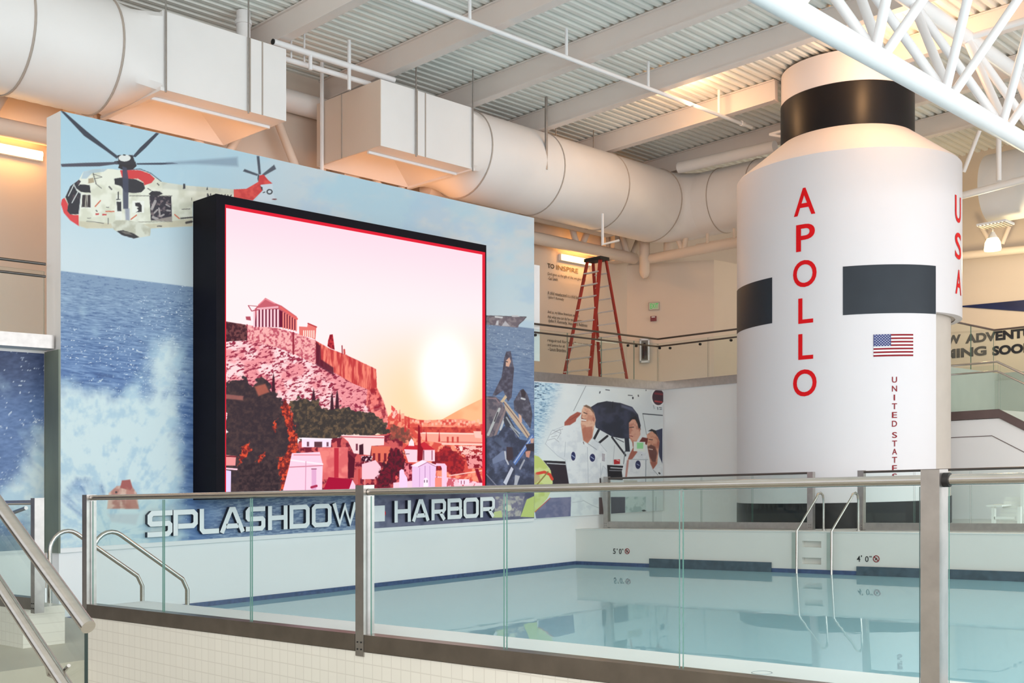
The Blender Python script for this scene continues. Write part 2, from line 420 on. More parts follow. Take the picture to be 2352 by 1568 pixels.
MB().tube([(-18.15, 24.85, 8.6), (-18.15, 24.85, 6.6), (-18.15, 24.85, 6.5), (-18.15, 24.85, 6.43)], [0.14, 0.14, 0.11, 0.05], 16).build('shaft', PC, c, 50)
c = thing('column', 'thinner round cream column right of the first below the duct', 'column', (-17.55, 25.1, 6.9), 'round columns below the duct')
MB().tube([(-17.55, 25.1, 8.6), (-17.55, 25.1, 6.95)], 0.13, 16).build('shaft', PC, c, 50)
c = thing('column', 'square-edged cream column behind the duct elbow', 'column', (-18.9, 24.3, 6.9), 'round columns below the duct')
MB().box(-18.95, -18.65, 24.2, 24.6, 6.9, 9.2).box(-18.95, -18.8, 24.0, 24.15, 6.9, 9.2).build('shaft', PC, c)
for yy, wid in ((9.35, 'left'), (15.15, 'right')):
    c = thing('column', 'cream wall column showing above the mural below the %s box duct' % wid, 'column', (-18.6, yy, 5), 'rear wall columns')
    MB().box(-18.99, -18.55, yy - .2, yy + .2, 3.38, 8.55).build('shaft', PC, c)

# ------------------------------------------------------------------ air ducts
DX, DZ, DR, BX0, BX1 = -17.45, 8.15, 0.93, -18.45, -16.5
BZ0, BZ1 = 7.52, 8.78
def ring(t, y, r, name='seam_band'):
    MB().tube([(DX + r * math.cos(a), y, DZ + r * math.sin(a)) for a in [2 * math.pi * i / 48 for i in range(48)]], 0.018, 6, closed=True).build(name, M['duct_seam'], t, 60)
def round_seg(y0, y1, name, t, r=DR):
    n = 56; k = max(2, int(abs(y1 - y0) / 0.1)); mb = MB(); vs = []; fs = []
    for i in range(k + 1):
        y = y0 + (y1 - y0) * i / k; rr = r + (0.006 if i % 2 else 0)
        vs += [(DX + rr * math.cos(2 * math.pi * j / n), y, DZ + rr * math.sin(2 * math.pi * j / n)) for j in range(n)]
    for i in range(k):
        for j in range(n): fs.append((i * n + j, i * n + (j + 1) % n, (i + 1) * n + (j + 1) % n, (i + 1) * n + j))
    mb.add(vs, fs); return mb.build(name, M['duct'], t, 50)
def transition(y0, y1, t):
    """square at y0 to round at y1"""
    n = 56; vs = []; fs = []; cxb = (BX0 + BX1) / 2; hw = (BX1 - BX0) / 2; hh = (BZ1 - BZ0) / 2
    for q in range(9):
        f = q / 8; y = y0 + (y1 - y0) * f
        for j in range(n):
            a = 2 * math.pi * (j + 0.5) / n; c, s = math.cos(a), math.sin(a)
            k = min(hw / max(1e-6, abs(c)), hh / max(1e-6, abs(s)))
            bx, bz = cxb + k * c, DZ + k * s; rx, rz = DX + DR * c, DZ + DR * s
            vs.append((bx + (rx - bx) * f, y, bz + (rz - bz) * f))
    for q in range(8):
        for j in range(n): fs.append((q * n + j, q * n + (j + 1) % n, (q + 1) * n + (j + 1) % n, (q + 1) * n + j))
    MB().add(vs, fs).build('transition', M['duct'], t, 30)
def box_seg(y0, y1, t, seams):
    # shell open below with a slanted outlet hood inside
    th = 0.02
    b = MB().box(BX0, BX1, y0, y1, BZ1 - th, BZ1).box(BX1 - th, BX1, y0, y1, BZ0, BZ1 - th).box(BX0, BX0 + th, y0, y1, BZ0, BZ1 - th)
    b.box(BX0 + th, BX1 - th, y0, y0 + th, BZ0, BZ1 - th).box(BX0 + th, BX1 - th, y1 - th, y1, BZ0, BZ1 - th)
    b.box(BX1 - 0.42, BX1 - th, y0 + th, y1 - th, BZ0, BZ0 + th)
    b.build('box_section', M['duct'], t)
    h = MB(); cxh, cyh = (BX0 + BX1) / 2 - 0.3, (y0 + y1) / 2
    q = [(BX0 + th, y0 + th), (BX1 - .42, y0 + th), (BX1 - .42, y1 - th), (BX0 + th, y1 - th)]
    vs = [(a, b_, BZ0 + 0.005) for a, b_ in q] + [(cxh - .25, cyh - .4, BZ0 + .4), (cxh + .25, cyh - .4, BZ0 + .4), (cxh + .25, cyh + .4, BZ0 + .4), (cxh - .25, cyh + .4, BZ0 + .4)]
    h.add(vs, [(0, 1, 5, 4), (1, 2, 6, 5), (2, 3, 7, 6), (3, 0, 4, 7), (4, 5, 6, 7)]).build('outlet_hood', M['duct'], t)
    MB().bar((BX1 - .44, y0 + .05, BZ0 - .02), (BX1 - .44, y1 - .05, BZ0 - .02), .05, .05).build('outlet_rim', M['white'], t)
    for ys in seams:
        MB().box(BX1, BX1 + .012, ys - .012, ys + .012, BZ0, BZ1).build('seam_band', M['duct_seam'], t)
def rod(t, x, y, z0, r=0.014): MB().tube([(x, y, z0), (x, y, CEIL(x) - .02)], r, 8).build('hanger_rod', M['satin'], t, 40)

t = thing('air_duct', 'white round air duct ending in a square box at the upper left above the mural', 'duct', (DX, 9, 7.5))
box_seg(9.6, 12.0, t, (9.66, 11.25, 11.5)); transition(9.6, 8.95, t); round_seg(8.95, 2.5, 'round_section', t)
for y in (8.95, 7.55, 6.0): ring(t, y, DR + .008)
for y in (9.64, 11.2): rod(t, BX1 + .03, y, BZ0 - .05)
MB().bar((BX0, 9.6, BZ0), (BX1 + .02, 9.6, BZ0), .09, .06).build('flange', M['duct'], t)

t = thing('air_duct', 'white air duct with a square box, then a long round run and an elbow', 'duct', (DX, 18, 7.2))
box_seg(14.18, 16.64, t, (15.1, 15.32)); transition(16.64, 17.25, t); round_seg(17.25, 24.2, 'round_section', t)
for y in (17.25, 19.6, 22.0, 24.2): ring(t, y, DR + .008)
MB().box(-18.45, -16.5, 14.165, 14.18, 7.52, 8.78).build('end_panel', M['wallcream'], t)
MB().bar((BX0, 16.64, BZ0), (BX1 + .02, 16.64, BZ0), .09, .06).build('flange', M['duct'], t)
MB().box(-17.66, -17.64, 14.15, 14.165, 7.52, 8.78).build('seam_band', M['duct_seam'], t)
for y, z in ((15.05, BZ0 - .05), (16.62, BZ0 - .05)): rod(t, BX1 + .03, y, z)
rod(t, -16.55, 19.0, 7.95, .035); rod(t, -17.3, 20.2, 9.05); rod(t, -17.3, 21.6, 9.05)
MB().tube([(-18.2, 14.1, 6.3), (-18.2, 14.1, CEIL(-18.2))], .04, 8).build('hanger_rod', M['white'], t, 40)
# elbow, then a slimmer run along x
el = []; R2 = 1.0
for i in range(9):
    a = math.pi / 2 * i / 8; el.append((DX + R2 * (1 - math.cos(a)), 24.2 + R2 * math.sin(a), DZ))
rr = [DR - (DR - .82) * i / 8 for i in range(9)]
MB().tube(el, rr, 48).build('elbow', M['duct'], t, 40)
MB().tube([(DX + R2, 25.2, DZ), (-13.05, 25.2, DZ)], .82, 48).build('round_section', M['duct'], t, 40)
for xx in (-15.9, -14.8): MB().tube([(xx, 25.2 + .828 * math.cos(a), DZ + .828 * math.sin(a)) for a in [2 * math.pi * i / 40 for i in range(40)]], .012, 6, closed=True).build('seam_band', M['duct_seam'], t, 60)
b0 = at(1384, 515, x=-16.6); b1 = at(1384, 561, x=-16.6); b2 = at(1421, 552, x=-16.6)
MB().tube([b0 + Vector((0, 0, .25)), b1, b2], .03, 8).build('hanger_bracket', M['white'], t, 40)

t = thing('air_duct', 'large grey-white round duct behind the rocket at the right edge', 'duct', (-6, 28.8, 7.3))
MB().tube([(-10.5, 28.8, 8.0), (2, 28.8, 8.0)], .84, 48).build('round_section', M['duct'], t, 40)
for xx in (-8.75, -6.2): MB().tube([(xx, 28.8 + .85 * math.cos(a), 8.0 + .85 * math.sin(a)) for a in [2 * math.pi * i / 40 for i in range(40)]], .014, 6, closed=True).build('seam_band', M['duct_seam'], t, 60)
gp = at(2278, 513, y=28.0)
g = MB().box(gp.x - .33, gp.x + .36, 27.9, 28.5, gp.z - .02, gp.z + .03)
gr = g.build('grille', M['white'], t)
sub(gr, t)
gl = MB()
for k in range(8): gl.box(gp.x - .3 + k * .085, gp.x - .27 + k * .085, 27.92, 28.48, gp.z - .045, gp.z - .02)
gl.build('louvre_slats', M['duct_seam'], gr)

t = thing('pipe', 'large dull pipe behind the gap between the two box ducts', 'pipe', (-18.5, 14, 9.2), 'pipes under the roof')
MB().tube([(-18.75, 8, 8.82), (-18.75, 16.0, 8.82)], .22, 20).build('run', M['duct'], t, 40)
t = thing('pipe', 'upper thin white pipe with drop hangers between the two box ducts', 'pipe', (-16.8, 14, 9.0), 'pipes under the roof')
a = at(628, 96, x=-16.8); b = at(905, 184, x=-16.8)
MB().tube([a, b], .055, 12).build('run', M['white'], t, 40)
MB().tube([(-16.8, a.y - .003, a.z), (-16.8, a.y - .02, a.z)], .05, 12).build('open_end', M['rubber'], t, 40)
for px in (713, 802): q = at(px, 130, x=-16.8); MB().tube([(-16.8, q.y, a.z - (.45 if px == 802 else .3)), (-16.8, q.y, CEIL(-16.8) - .1 if px == 802 else a.z)], .035, 8).build('hanger', M['white'], t, 40)
t = thing('pipe', 'lower thin white pipe passing behind the right box duct', 'pipe', (-17, 14, 8.85), 'pipes under the roof')
a = at(650, 134, x=-17.0); b = at(850, 193, x=-17.0)
MB().tube([a, b], .05, 12).build('run', M['white'], t, 40)
for px in (669, 699): q = at(px, 130, x=-17); MB().tube([(-17, q.y, a.z), (-17, q.y, CEIL(-17) - .1)], .018, 8).build('hanger', M['white'], t, 40)
t = thing('pipe', 'short upright white pipe above the left box duct', 'pipe', (-17.2, 11.6, 9.0), 'pipes under the roof')
q = at(559, 60, x=-17.2)
MB().tube([(-17.2, q.y, 8.8), (-17.2, q.y, CEIL(-17.2) - .02)], .125, 16).build('run', M['duct'], t, 40)
MB().tube([(-17.2, q.y, q.z + .02), (-17.2, q.y, q.z + .09)], .15, 16).build('collar', M['duct'], t, 40)
t = thing('sprinkler_pipe', 'long thin white sprinkler pipe slung below the roof beams', 'pipe', (-13.8, 17, 9.0), 'pipes under the roof')
a = at(945, -2, x=-13.8); b = at(1726, 292, x=-13.8)
MB().tube([a, b], .04, 12).build('run', M['white'], t, 40)
for px in (1079, 1301, 1489, 1651):
    q = at(px, 100, x=-13.8); f = (q.y - a.y) / (b.y - a.y); z = a.z + (b.z - a.z) * f
    MB().tube([(-13.8, q.y, z), (-13.8, q.y, min(z + .55, CEIL(-13.8)))], .03, 8).build('hanger', M['white'], t, 40)
MB().tube([(-13.8, b.y - .45, b.z), (-13.8, b.y - .35, b.z)], .06, 12).build('coupling', M['white'], t, 40)
a = at(1768, 309, y=23); b = at(1795, 303, y=23)
t = thing('sprinkler_pipe', 'short bent white pipe left of the black band on the rocket', 'pipe', a, 'pipes under the roof')
MB().tube([a, b + Vector((.3, 0, .03))], .035, 10).build('run', M['white'], t, 40)
MB().tube([at(1768, 309, y=23), at(1790, 319, y=23) + Vector((.3, 0, -.05))], .03, 10).build('branch', M['white'], t, 40)
t = thing('pipe', 'grey pipe beneath the farthest roof beam left of the rocket', 'pipe', (-15, 26.3, 9), 'pipes under the roof')
MB().tube([at(1560, 385, y=24.2), at(1780, 336, y=24.2)], .14, 16).build('run', M['duct'], t, 40)
t = thing('pipe', 'white tube with two struts rising to the big truss at the right edge', 'pipe', (-8, 27, 7), 'pipes under the roof')
a = at(2195, 453, y=26.6); b = at(2360, 410, y=26.6)
MB().tube([a, b + (b - a)], .085, 14).build('run', M['truss'], t, 40)
MB().tube([at(2213, 395, y=26.5), at(2250, 300, y=26.5)], .05, 10).build('strut', M['truss'], t, 40)
MB().tube([at(2294, 415, y=26.5), at(2294, 315, y=26.5)], .06, 10).build('strut', M['truss'], t, 40)
t = thing('pipe', 'cream tube running along the rear wall below the hanging lamp', 'pipe', (-8, 30.6, 6.5), 'pipes under the roof')
a = at(2200, 588, y=30.6); b = at(2360, 572, y=30.6)
MB().tube([a, b + (b - a)], .11, 14).build('run', PC, t, 40)
for u0, u1 in (((2254, 522), (2270, 550)), ((2318, 520), (2302, 560))):
    MB().tube([at(*u0, y=30.6), at(*u1, y=30.6)], .06, 10).build('strut', PC, t, 40)
# ------------------------------------------------------------------ lettering helpers
_TX = {}
def glyph(s, bold=0.0):
    if (s, bold) not in _TX:
        c = bpy.data.curves.new('lettering', 'FONT'); c.body = s; c.offset = bold; c.resolution_u = 5
        ob = bpy.data.objects.new('lettering', c); me = bpy.data.meshes.new_from_object(ob)
        v = np.array([p.co[:2] for p in me.vertices]); f = [tuple(p.vertices) for p in me.polygons]
        bpy.data.objects.remove(ob); bpy.data.curves.remove(c); bpy.data.meshes.remove(me)
        mn = v.min(0); mx = v.max(0)
        _TX[(s, bold)] = ((v - mn) / np.maximum(mx - mn, 1e-6), f)
    return _TX[(s, bold)]
def flat_text(mb, s, o, u, v, wd, ht, mi=0, bold=0.0):
    vs, f = glyph(s, bold); o = Vector(o); u = Vector(u); v = Vector(v)
    mb.add([o + u * (a * wd) + v * (b * ht) for a, b in vs], f, mi)

# ------------------------------------------------------------------ the rocket tower
TX, TY, TR = -11.30, 22.74, 2.30
rk = thing('rocket_tower', 'tall white rocket-shaped tower with black bands and red vertical lettering', 'rocket tower', (TX, TY, 0))
def on_tower(px, py, r=TR):
    p, q = ray(px, py); Xc = AY * TX + AX * TY; Yc = -AX * TX + AY * TY
    a = p * p + 1; b = -2 * (p * Xc + Yc); c = Xc * Xc + Yc * Yc - r * r
    disc = max(0.0, b * b - 4 * a * c); Y = (-b - math.sqrt(disc)) / (2 * a); X = p * Y
    x, y = AY * X - AX * Y, AX * X + AY * Y
    return math.atan2(y - TY, x - TX), EYE + q * Y
ZU0, ZU1 = 4.19, 7.43
a_cut = on_tower(2150, 900)[0]
MB().revolve(TX, TY, [(TR - .14, ZU0), (TR, ZU0), (TR, ZU1 - .06), (TR - .05, ZU1), (1.36, 8.12)], n=128).build('upper_shell', M['rocket'], rk, 35)
MB().revolve(TX, TY, [(1.36, 8.10), (1.375, 8.12), (1.375, 8.98), (1.36, 9.0)], n=96).build('neck_band', M['black'], rk, 35)
MB().revolve(TX, TY, [(1.36, 8.98), (1.36, 9.64)], n=96).build('neck', M['rocket'], rk, 35)
a_l = a_cut - math.pi * 1.25
ls = MB().revolve(TX, TY, [(TR - .2, .5), (TR, .5), (TR, ZU0)], a_l, a_cut, 110)
ls.revolve(TX, TY, [(TR - .2, .5), (TR - .2, ZU0)], a_l, a_cut, 110)
ca, sa = math.cos(a_cut), math.sin(a_cut)
ls.add([(TX + r * ca, TY + r * sa, z) for r in (TR - .2, TR) for z in (.5, ZU0)], [(0, 1, 3, 2)])
ls.build('lower_shell', M['rocket'], rk, 35)
MB().revolve(TX, TY, [(TR - .2, 0), (TR + .004, 0), (TR + .004, .5), (TR - .2, .5)], a_l, a_cut, 110).build('base_band', M['black'], rk, 35)
MB().revolve(TX, TY, [(2.08, .55), (2.08, ZU0 + .02), (TR - .1, ZU0 + .02)], n=96).build('inner_core', M['core'], rk, 35)
MB().revolve(TX, TY, [(2.10, 0), (2.10, .55), (2.0, .55)], n=96).build('core_base', M['charcoal'], rk, 35)
def curved_panel(px0, px1, py0, py1, pxr, m, name):
    a0 = on_tower(px0, py0)[0]; a1 = on_tower(px1, py0)[0]
    if pxr < 0: a0 = a1 - .75
    z0 = on_tower(abs(pxr), py1)[1]; z1 = on_tower(abs(pxr), py0)[1]
    R = TR + .006
    MB().revolve(TX, TY, [(TR, z0), (R, z0), (R, z1), (TR, z1)], a0, a1, 40).build(name, m, rk, 35)
curved_panel(1936, 2149, 607, 719, 2040, M['charcoal'], 'black_panel')
curved_panel(1693, 1774, 637, 742, -1773, M['charcoal'], 'black_panel')
def tower_text(name, items, m, bold=0.0, rad=TR + .009):
    mb = MB()
    for ch, px0, px1, py0, py1 in items:
        pc = (px0 + px1) / 2; a0, zt_ = on_tower(pc, py0); _, zb = on_tower(pc, py1)
        aL = on_tower(px0, py0)[0]; aR = on_tower(px1, py0)[0]
        vs, f = glyph(ch, bold)
        mb.add([(TX + rad * math.cos(aL + (aR - aL) * a), TY + rad * math.sin(aL + (aR - aL) * a), zb + (zt_ - zb) * b) for a, b in vs], f)
    mb.build(name, m, rk)
tower_text('apollo_lettering', [('A', 1824, 1873, 431, 494), ('P', 1829, 1872, 514, 576), ('O', 1822, 1876, 597, 659), ('L', 1834, 1868, 684, 742), ('L', 1834, 1868, 766, 825), ('O', 1822, 1876, 848, 910)], M['red'], .012)
tower_text('usa_lettering', [('U', 2193, 2206, 450, 511), ('S', 2193, 2206.5, 534, 595), ('A', 2194, 2207, 619, 676)], M['red'], .012)
us = 'UNITED'; ys = [865, 885.5, 906, 926, 946, 966]
it = [(c, (2048.5 if c != 'I' else 2052.5), (2060 if c != 'I' else 2055.5), y, y + 13.5) for c, y in zip(us, ys)]
it += [(c, 2049, 2060, y, y + 13.5) for c, y in zip('STATES', [992, 1011.5, 1030, 1049, 1068, 1087])]
tower_text('united_states_lettering', it, M['dkred'], .008)
# flag: white ground, seven red stripes, blue canton with stars
fa0, fz1 = on_tower(2006, 768); fa1 = on_tower(2097, 768)[0]; fz0 = on_tower(2050, 818)[1]; fz1 = on_tower(2050, 767)[1]
fl = MB(); H = fz1 - fz0
def patch(a0, a1, z0, z1, r, mi): fl.revolve(TX, TY, [(r, z0), (r, z1)], a0, a1, 12, mi)
patch(fa0, fa1, fz0, fz1, TR + .006, 0)
for i in range(7): patch(fa0, fa1, fz1 - (2 * i + 1) * H / 13, fz1 - 2 * i * H / 13, TR + .009, 1)
ac = fa0 + (fa1 - fa0) * .42; zc = fz1 - 7 * H / 13
patch(fa0, ac, zc, fz1, TR + .012, 2)
for r_ in range(9):
    for c_ in range(6 if r_ % 2 == 0 else 5):
        a = fa0 + (ac - fa0) * ((c_ + .5 + (r_ % 2) * .5) / 6); z = zc + (fz1 - zc) * (r_ + .5) / 9
        s = (ac - fa0) * .028; sz = H * .013
        patch(a - s, a + s, z - sz, z + sz, TR + .014, 0)
fl.build('flag', [M['white'], M['dkred'], M['navy']], rk)

# ------------------------------------------------------------------ mural wall lettering
def ribbon(pts, w, closed=False):
    P = [Vector((a, b, 0)) for a, b in pts]; k = len(P); L = []; R = []
    for i in range(k):
        a = P[i - 1] if (i > 0 or closed) else None; b = P[(i + 1) % k] if (i < k - 1 or closed) else None
        d0 = (P[i] - a).normalized() if a is not None else (b - P[i]).normalized()
        d1 = (b - P[i]).normalized() if b is not None else d0
        n0 = Vector((-d0.y, d0.x, 0)); n1 = Vector((-d1.y, d1.x, 0)); m = (n0 + n1).normalized()
        s = min(1.5, 1 / max(.3, m.dot(n0)))
        L.append(P[i] + m * w / 2 * s); R.append(P[i] - m * w / 2 * s)
    return L, R
T = .195; h_ = T / 2; a_, b_ = h_, 1 - h_; c = .1
OO = [(a_ + c, a_), (b_ - c, a_), (b_, a_ + c), (b_, b_ - c), (b_ - c, b_), (a_ + c, b_), (a_, b_ - c), (a_, a_ + c)]
GL = {
    'O': [(OO, 1)],
    'D': [([(a_, a_), (b_ - c, a_), (b_, a_ + c), (b_, b_ - c), (b_ - c, b_), (a_, b_)], 1)],
    'S': [([(1, b_), (a_ + c, b_), (a_, b_ - c), (a_, .5 + c * .6), (a_ + c * .6, .5), (b_ - c * .6, .5), (b_, .5 - c * .6), (b_, a_ + c), (b_ - c, a_), (0, a_)], 0)],
    'P': [([(a_, 0), (a_, b_), (b_ - c, b_), (b_, b_ - c), (b_, .36 + c), (b_ - c, .36), (a_ + h_, .36)], 0)],
    'R': [([(a_, 0), (a_, b_), (b_ - c, b_), (b_, b_ - c), (b_, .40 + c), (b_ - c, .40), (a_ + h_, .40)], 0), ([(.62, .34), (.9, 0)], 0)],
    'L': [([(a_, 1), (a_, a_ + c), (a_ + c, a_), (1, a_)], 0)],
    'A': [([(a_ - .02, 0), (.44, .93), (.56, .93), (b_ + .02, 0)], 0), ([(.26, .26), (.74, .26)], 0)],
    'H': [([(a_, 0), (a_, 1)], 0), ([(b_, 0), (b_, 1)], 0), ([(a_ + h_, .5), (b_ - h_, .5)], 0)],
    'W': [([(a_ - .03, 1), (.29, .1), (.5, .86), (.71, .1), (b_ + .03, 1)], 0)],
    'N': [([(a_, 0), (a_, .95), (b_, .05), (b_, 1)], 0)],
    'B': [([(a_, a_), (b_ - c * .6, a_), (b_, a_ + c * .6), (b_, .42), (b_ - .06, .5), (b_ - .02, .58), (b_ - .02, b_ - c * .6), (b_ - .02 - c * .6, b_), (a_, b_)], 1), ([(a_ + h_, .5), (b_ - .06 - h_, .5)], 0)],
}
def letter3d(ch, o, u, v, wd, ht, n, d):
    """a thick cut-out letter: white face, dark sides; standing off the wall along n"""
    mb = MB(); o = Vector(o); u = Vector(u); v = Vector(v); n = Vector(n)
    for pts, cl in GL[ch]:
        pts = [(p[0] * wd / ht, p[1]) for p in pts]
        L, R = ribbon(pts, T, cl); k = len(L)
        vs = []
        for q in (0, d):
            for Lr in (L, R): vs += [o + (u * p.x + v * p.y) * ht + n * q for p in Lr]
        fs = []; ms = []
        for i in range(k if cl else k - 1):
            j = (i + 1) % k
            fs += [(2 * k + i, 2 * k + j, 3 * k + j, 3 * k + i)]; ms += [0]
            fs += [(i, j, 2 * k + j, 2 * k + i), (k + i, 3 * k + i, 3 * k + j, k + j)]; ms += [1, 1]
        if not cl:
            fs += [(0, 2 * k, 3 * k, k), (k - 1, 2 * k - 1, 4 * k - 1, 3 * k - 1)]; ms += [1, 1]
        b = len(mb.v); mb.v += [tuple(x) for x in vs]; mb.f += [tuple(i + b for i in f) for f in fs]; mb.m += ms
    return mb
sg = thing('lettering_sign', 'raised white SPLASHDOWN HARBOR letters along the foot of the sea mural', 'sign', (XA, 12.8, .6))
ex = dict(S=(100, 258), P=(262, 418), L=(430, 550), A=(555, 712), S2=(718, 840), H=(858, 980), D=(992, 1120), O=(1132, 1257), W=(1262, 1418), N=(1425, 1510),
          H2=(1652, 1755), A2=(1762, 1872), R=(1885, 1975), B=(1985, 2077), O2=(2085, 2182), R2=(2190, 2283))
sdark = mat('letter_side_navy', (30, 34, 52), 0.5)
for k_, (u0, u1) in ex.items():
    p0 = 300 + u0 / 2.735; p1 = 300 + u1 / 2.735
    y0 = at(p0, 1180, x=XA + .05).y; y1 = at(p1, 1180, x=XA + .05).y
    letter3d(k_[0], (XA + .006, y0, .395), (0, 1, 0), (0, 0, 1), y1 - y0, .40, (1, 0, 0), .07).build('letter', [M['white'], sdark], sg)
y0 = at(853, 1170, x=XA + .05).y; y1 = at(884, 1170, x=XA + .05).y
e = MB().box(XA + .006, XA + .05, y0, y1, .43, .72).build('emblem_plate', M['white'], sg); sub(e, sg)
em = MB()
em.add([(XA + .03, y1 - .02 + .06 * math.cos(2 * math.pi * i / 20), .575 + .06 * math.sin(2 * math.pi * i / 20)) for i in range(20)], [tuple(range(20))], 0)
em.build('emblem_red_disc', [M['red']], e)

# ------------------------------------------------------------------ video screen
VX = -15.24
c0 = at(497, 446, x=VX); c1 = at(1117, 562, x=VX)
zt0 = (c0.z + c1.z) / 2; zb0 = .94
SY0, SY1 = c0.y, c1.y
vs_ = thing('video_screen', 'huge black-framed LED wall screen showing a sunset over an ancient hilltop temple', 'screen', (VX, (SY0 + SY1) / 2, zb0))
i0 = at(517, 500, x=VX); i1 = at(1114.5, 800, x=VX)
IY0, IY1 = i0.y, i1.y; IZ1 = at(517, 469, x=VX).z; IZ0 = 1.02
cb = MB().box(XA + .003, VX - .1, SY0, SY1, zb0, zt0)
cb.box(VX - .1, VX, SY0, IY0, zb0, zt0).box(VX - .1, VX, IY1, SY1, zb0, zt0).box(VX - .1, VX, IY0, IY1, IZ1, zt0).box(VX - .1, VX, IY0, IY1, zb0, IZ0)
cb.build('cabinet', M['cabinet'], vs_)
SCREEN = (vs_, VX - .05, IY0, IY1, IZ0, IZ1)
led = emis('led_edge_red', (250, 44, 66), 0.85)
MB().box(VX - .05, VX - .002, IY0 - .001, IY0 + .02, IZ0, IZ1).box(VX - .05, VX - .002, IY1 - .03, IY1, IZ0, IZ1).box(VX - .05, VX - .002, IY0, IY1, IZ1 - .04, IZ1).build('lit_edge', led, vs_)

# ------------------------------------------------------------------ glass guards
def guard(t, axis, fixed, spans, posts, z0, ztop, railr=.025, post=(.09, .1), chan=(.12, .10), ends=True, m_rail=None, m_ch=None, second=None, gz=None, m_post=None, chz=None):
    """guard along x (axis 'x', at y=fixed) or y; spans = list of [pane edges]"""
    P = (lambda s, z, o=0: (s, fixed + o, z)) if axis == 'x' else (lambda s, z, o=0: (fixed + o, s, z))
    m_rail = m_rail or M['steel']; m_ch = m_ch or M['channel']; m_post = m_post or M['satin']
    for edges in spans:
        a, b = edges[0], edges[-1]
        MB().tube([P(a, ztop - railr), P(b, ztop - railr)], railr, 16).build('top_rail', m_rail, t, 40)
        if chan:
            lo = chz if chz is not None else z0 - chan[0] + .04
            c_ = MB()
            if axis == 'x': c_.box(a, b, fixed - chan[1] / 2, fixed + chan[1] / 2, lo, lo + chan[0])
            else: c_.box(fixed - chan[1] / 2, fixed + chan[1] / 2, a, b, lo, lo + chan[0])
            c_.build('base_channel', m_ch, t)
        for i in range(len(edges) - 1):
            g0_, g1_ = edges[i] + .012, edges[i + 1] - .012
            if i == 0: g0_ = edges[0] + .02
            if i == len(edges) - 2: g1_ = edges[-1] - .02
            zt_ = gz if gz else ztop - 2 * railr - .005
            mb = MB(); th = .006
            A0, A1 = P(g0_, z0, -th), P(g1_, z0, -th); B0, B1 = P(g0_, z0, th), P(g1_, z0, th)
            up = zt_
            v_ = [A0, A1, B1, B0] + [(q[0], q[1], up) for q in (A0, A1, B1, B0)]
            mb.add(v_, [(0, 1, 5, 4), (2, 3, 7, 6)], 0).add(v_, [(1, 2, 6, 5), (3, 0, 4, 7), (4, 5, 6, 7)], 1)
            mb.build('glass_pane', [M['glass'], M['glassedge']], t)
        if second is not None:
            MB().tube([P(a, second), P(b, second)], railr * .9, 12).build('second_rail', m_rail, t, 40)
    for s, zlo, zhi in posts:
        mb = MB()
        if axis == 'x': mb.box(s - post[0] / 2, s + post[0] / 2, fixed - post[1] / 2, fixed + post[1] / 2, zlo, zhi)
        else: mb.box(fixed - post[1] / 2, fixed + post[1] / 2, s - post[0] / 2, s + post[0] / 2, zlo, zhi)
        pp = mb.build('post', m_post, t); sub(pp, t)
        if axis == 'x' and post[0] > .08:
            bl = MB()
            for dx in (-.02, .02):
                for dz in (.05, .1): bl.tube([(s + dx, fixed - post[1] / 2 - .006, zlo + dz), (s + dx, fixed - post[1] / 2, zlo + dz)], .006, 8)
            bl.build('bolts', M['rubber'], pp)
GY = 5.29
X = lambda px: at(px, 1300, y=GY).x
xp = [-10.43, X(838), X(2146)]
ng = thing('glass_guard', 'long steel and glass guard on the tiled wall in front of the pool', 'glass railing', (-6.4, GY, 0))
e1 = [xp[0] + .05, X(376), X(577.5), xp[1] - .05]; e2 = [xp[1] + .05, X(1161), X(1565), xp[2] - .05]; e3 = [xp[2] + .05, xp[2] + 1.4, xp[2] + 2.8]
guard(ng, 'x', GY, [e1, e2, e3], [(xp[0], -.12, 1.08), (xp[1], -.12, 1.10), (xp[2], -.12, 1.10)], .035, 1.075, chz=-.085)
MB().tube([(xp[2] + .045, GY, 1.05), (xp[2] + .075, GY, 1.05)], .034, 14).build('rail_collar', M['rubber'], ng, 40)
gg = thing('glass_guard', 'short steel and glass guard left of the pool gate, beneath the left mural', 'glass railing', (-13.6, GY, 0))
gx = at(86, 1300, y=GY).x
guard(gg, 'x', GY, [[-16.2, -14.6, -13.1, gx - .05]], [(gx, -.12, 1.06)], .035, 1.04, chz=-.085)
a = at(22, 1180, y=GY + .25); b = at(60, 1166, y=GY + .25)
MB().tube([a, b], .022, 10).build('handrail_stub', M['satin'], gg, 40)
FY = 20.1
XF = lambda px: at(px, 1200, y=FY).x
fg = thing('glass_guard', 'far steel and glass guard across the pool left of the ladder', 'glass railing', (-14, FY, 0))
guard(fg, 'x', FY, [[XF(1394), XF(1500), XF(1611), XF(1728), XF(1857)]], [(XF(1394), 0, 1.14), (XF(1863), 0, 1.12)], .14, 1.12, .022, (.12, .10), (.13, .08), m_rail=M['darksteel'], m_ch=M['satin'], chz=.012)
fg = thing('glass_guard', 'far steel and glass guard across the pool right of the ladder', 'glass railing', (-9, FY, 0))
guard(fg, 'x', FY, [[XF(1979), XF(2100), XF(2230), XF(2360), XF(2500)]], [(XF(1979), 0, 1.12)], .14, 1.11, .022, (.12, .10), (.13, .08), m_rail=M['darksteel'], m_ch=M['satin'], chz=.012)
dk = M['darksteel']
bg = thing('glass_guard', 'upper balcony glass guard with twin rails to the left of the mural', 'glass railing', (-16.1, 3, 3.38))
guard(bg, 'y', -16.1, [[-6, -3.2, .4, 4, 7.5]], [], 3.385, 4.43, .022, (.04, .04), None, m_rail=dk, second=4.23, gz=4.3)
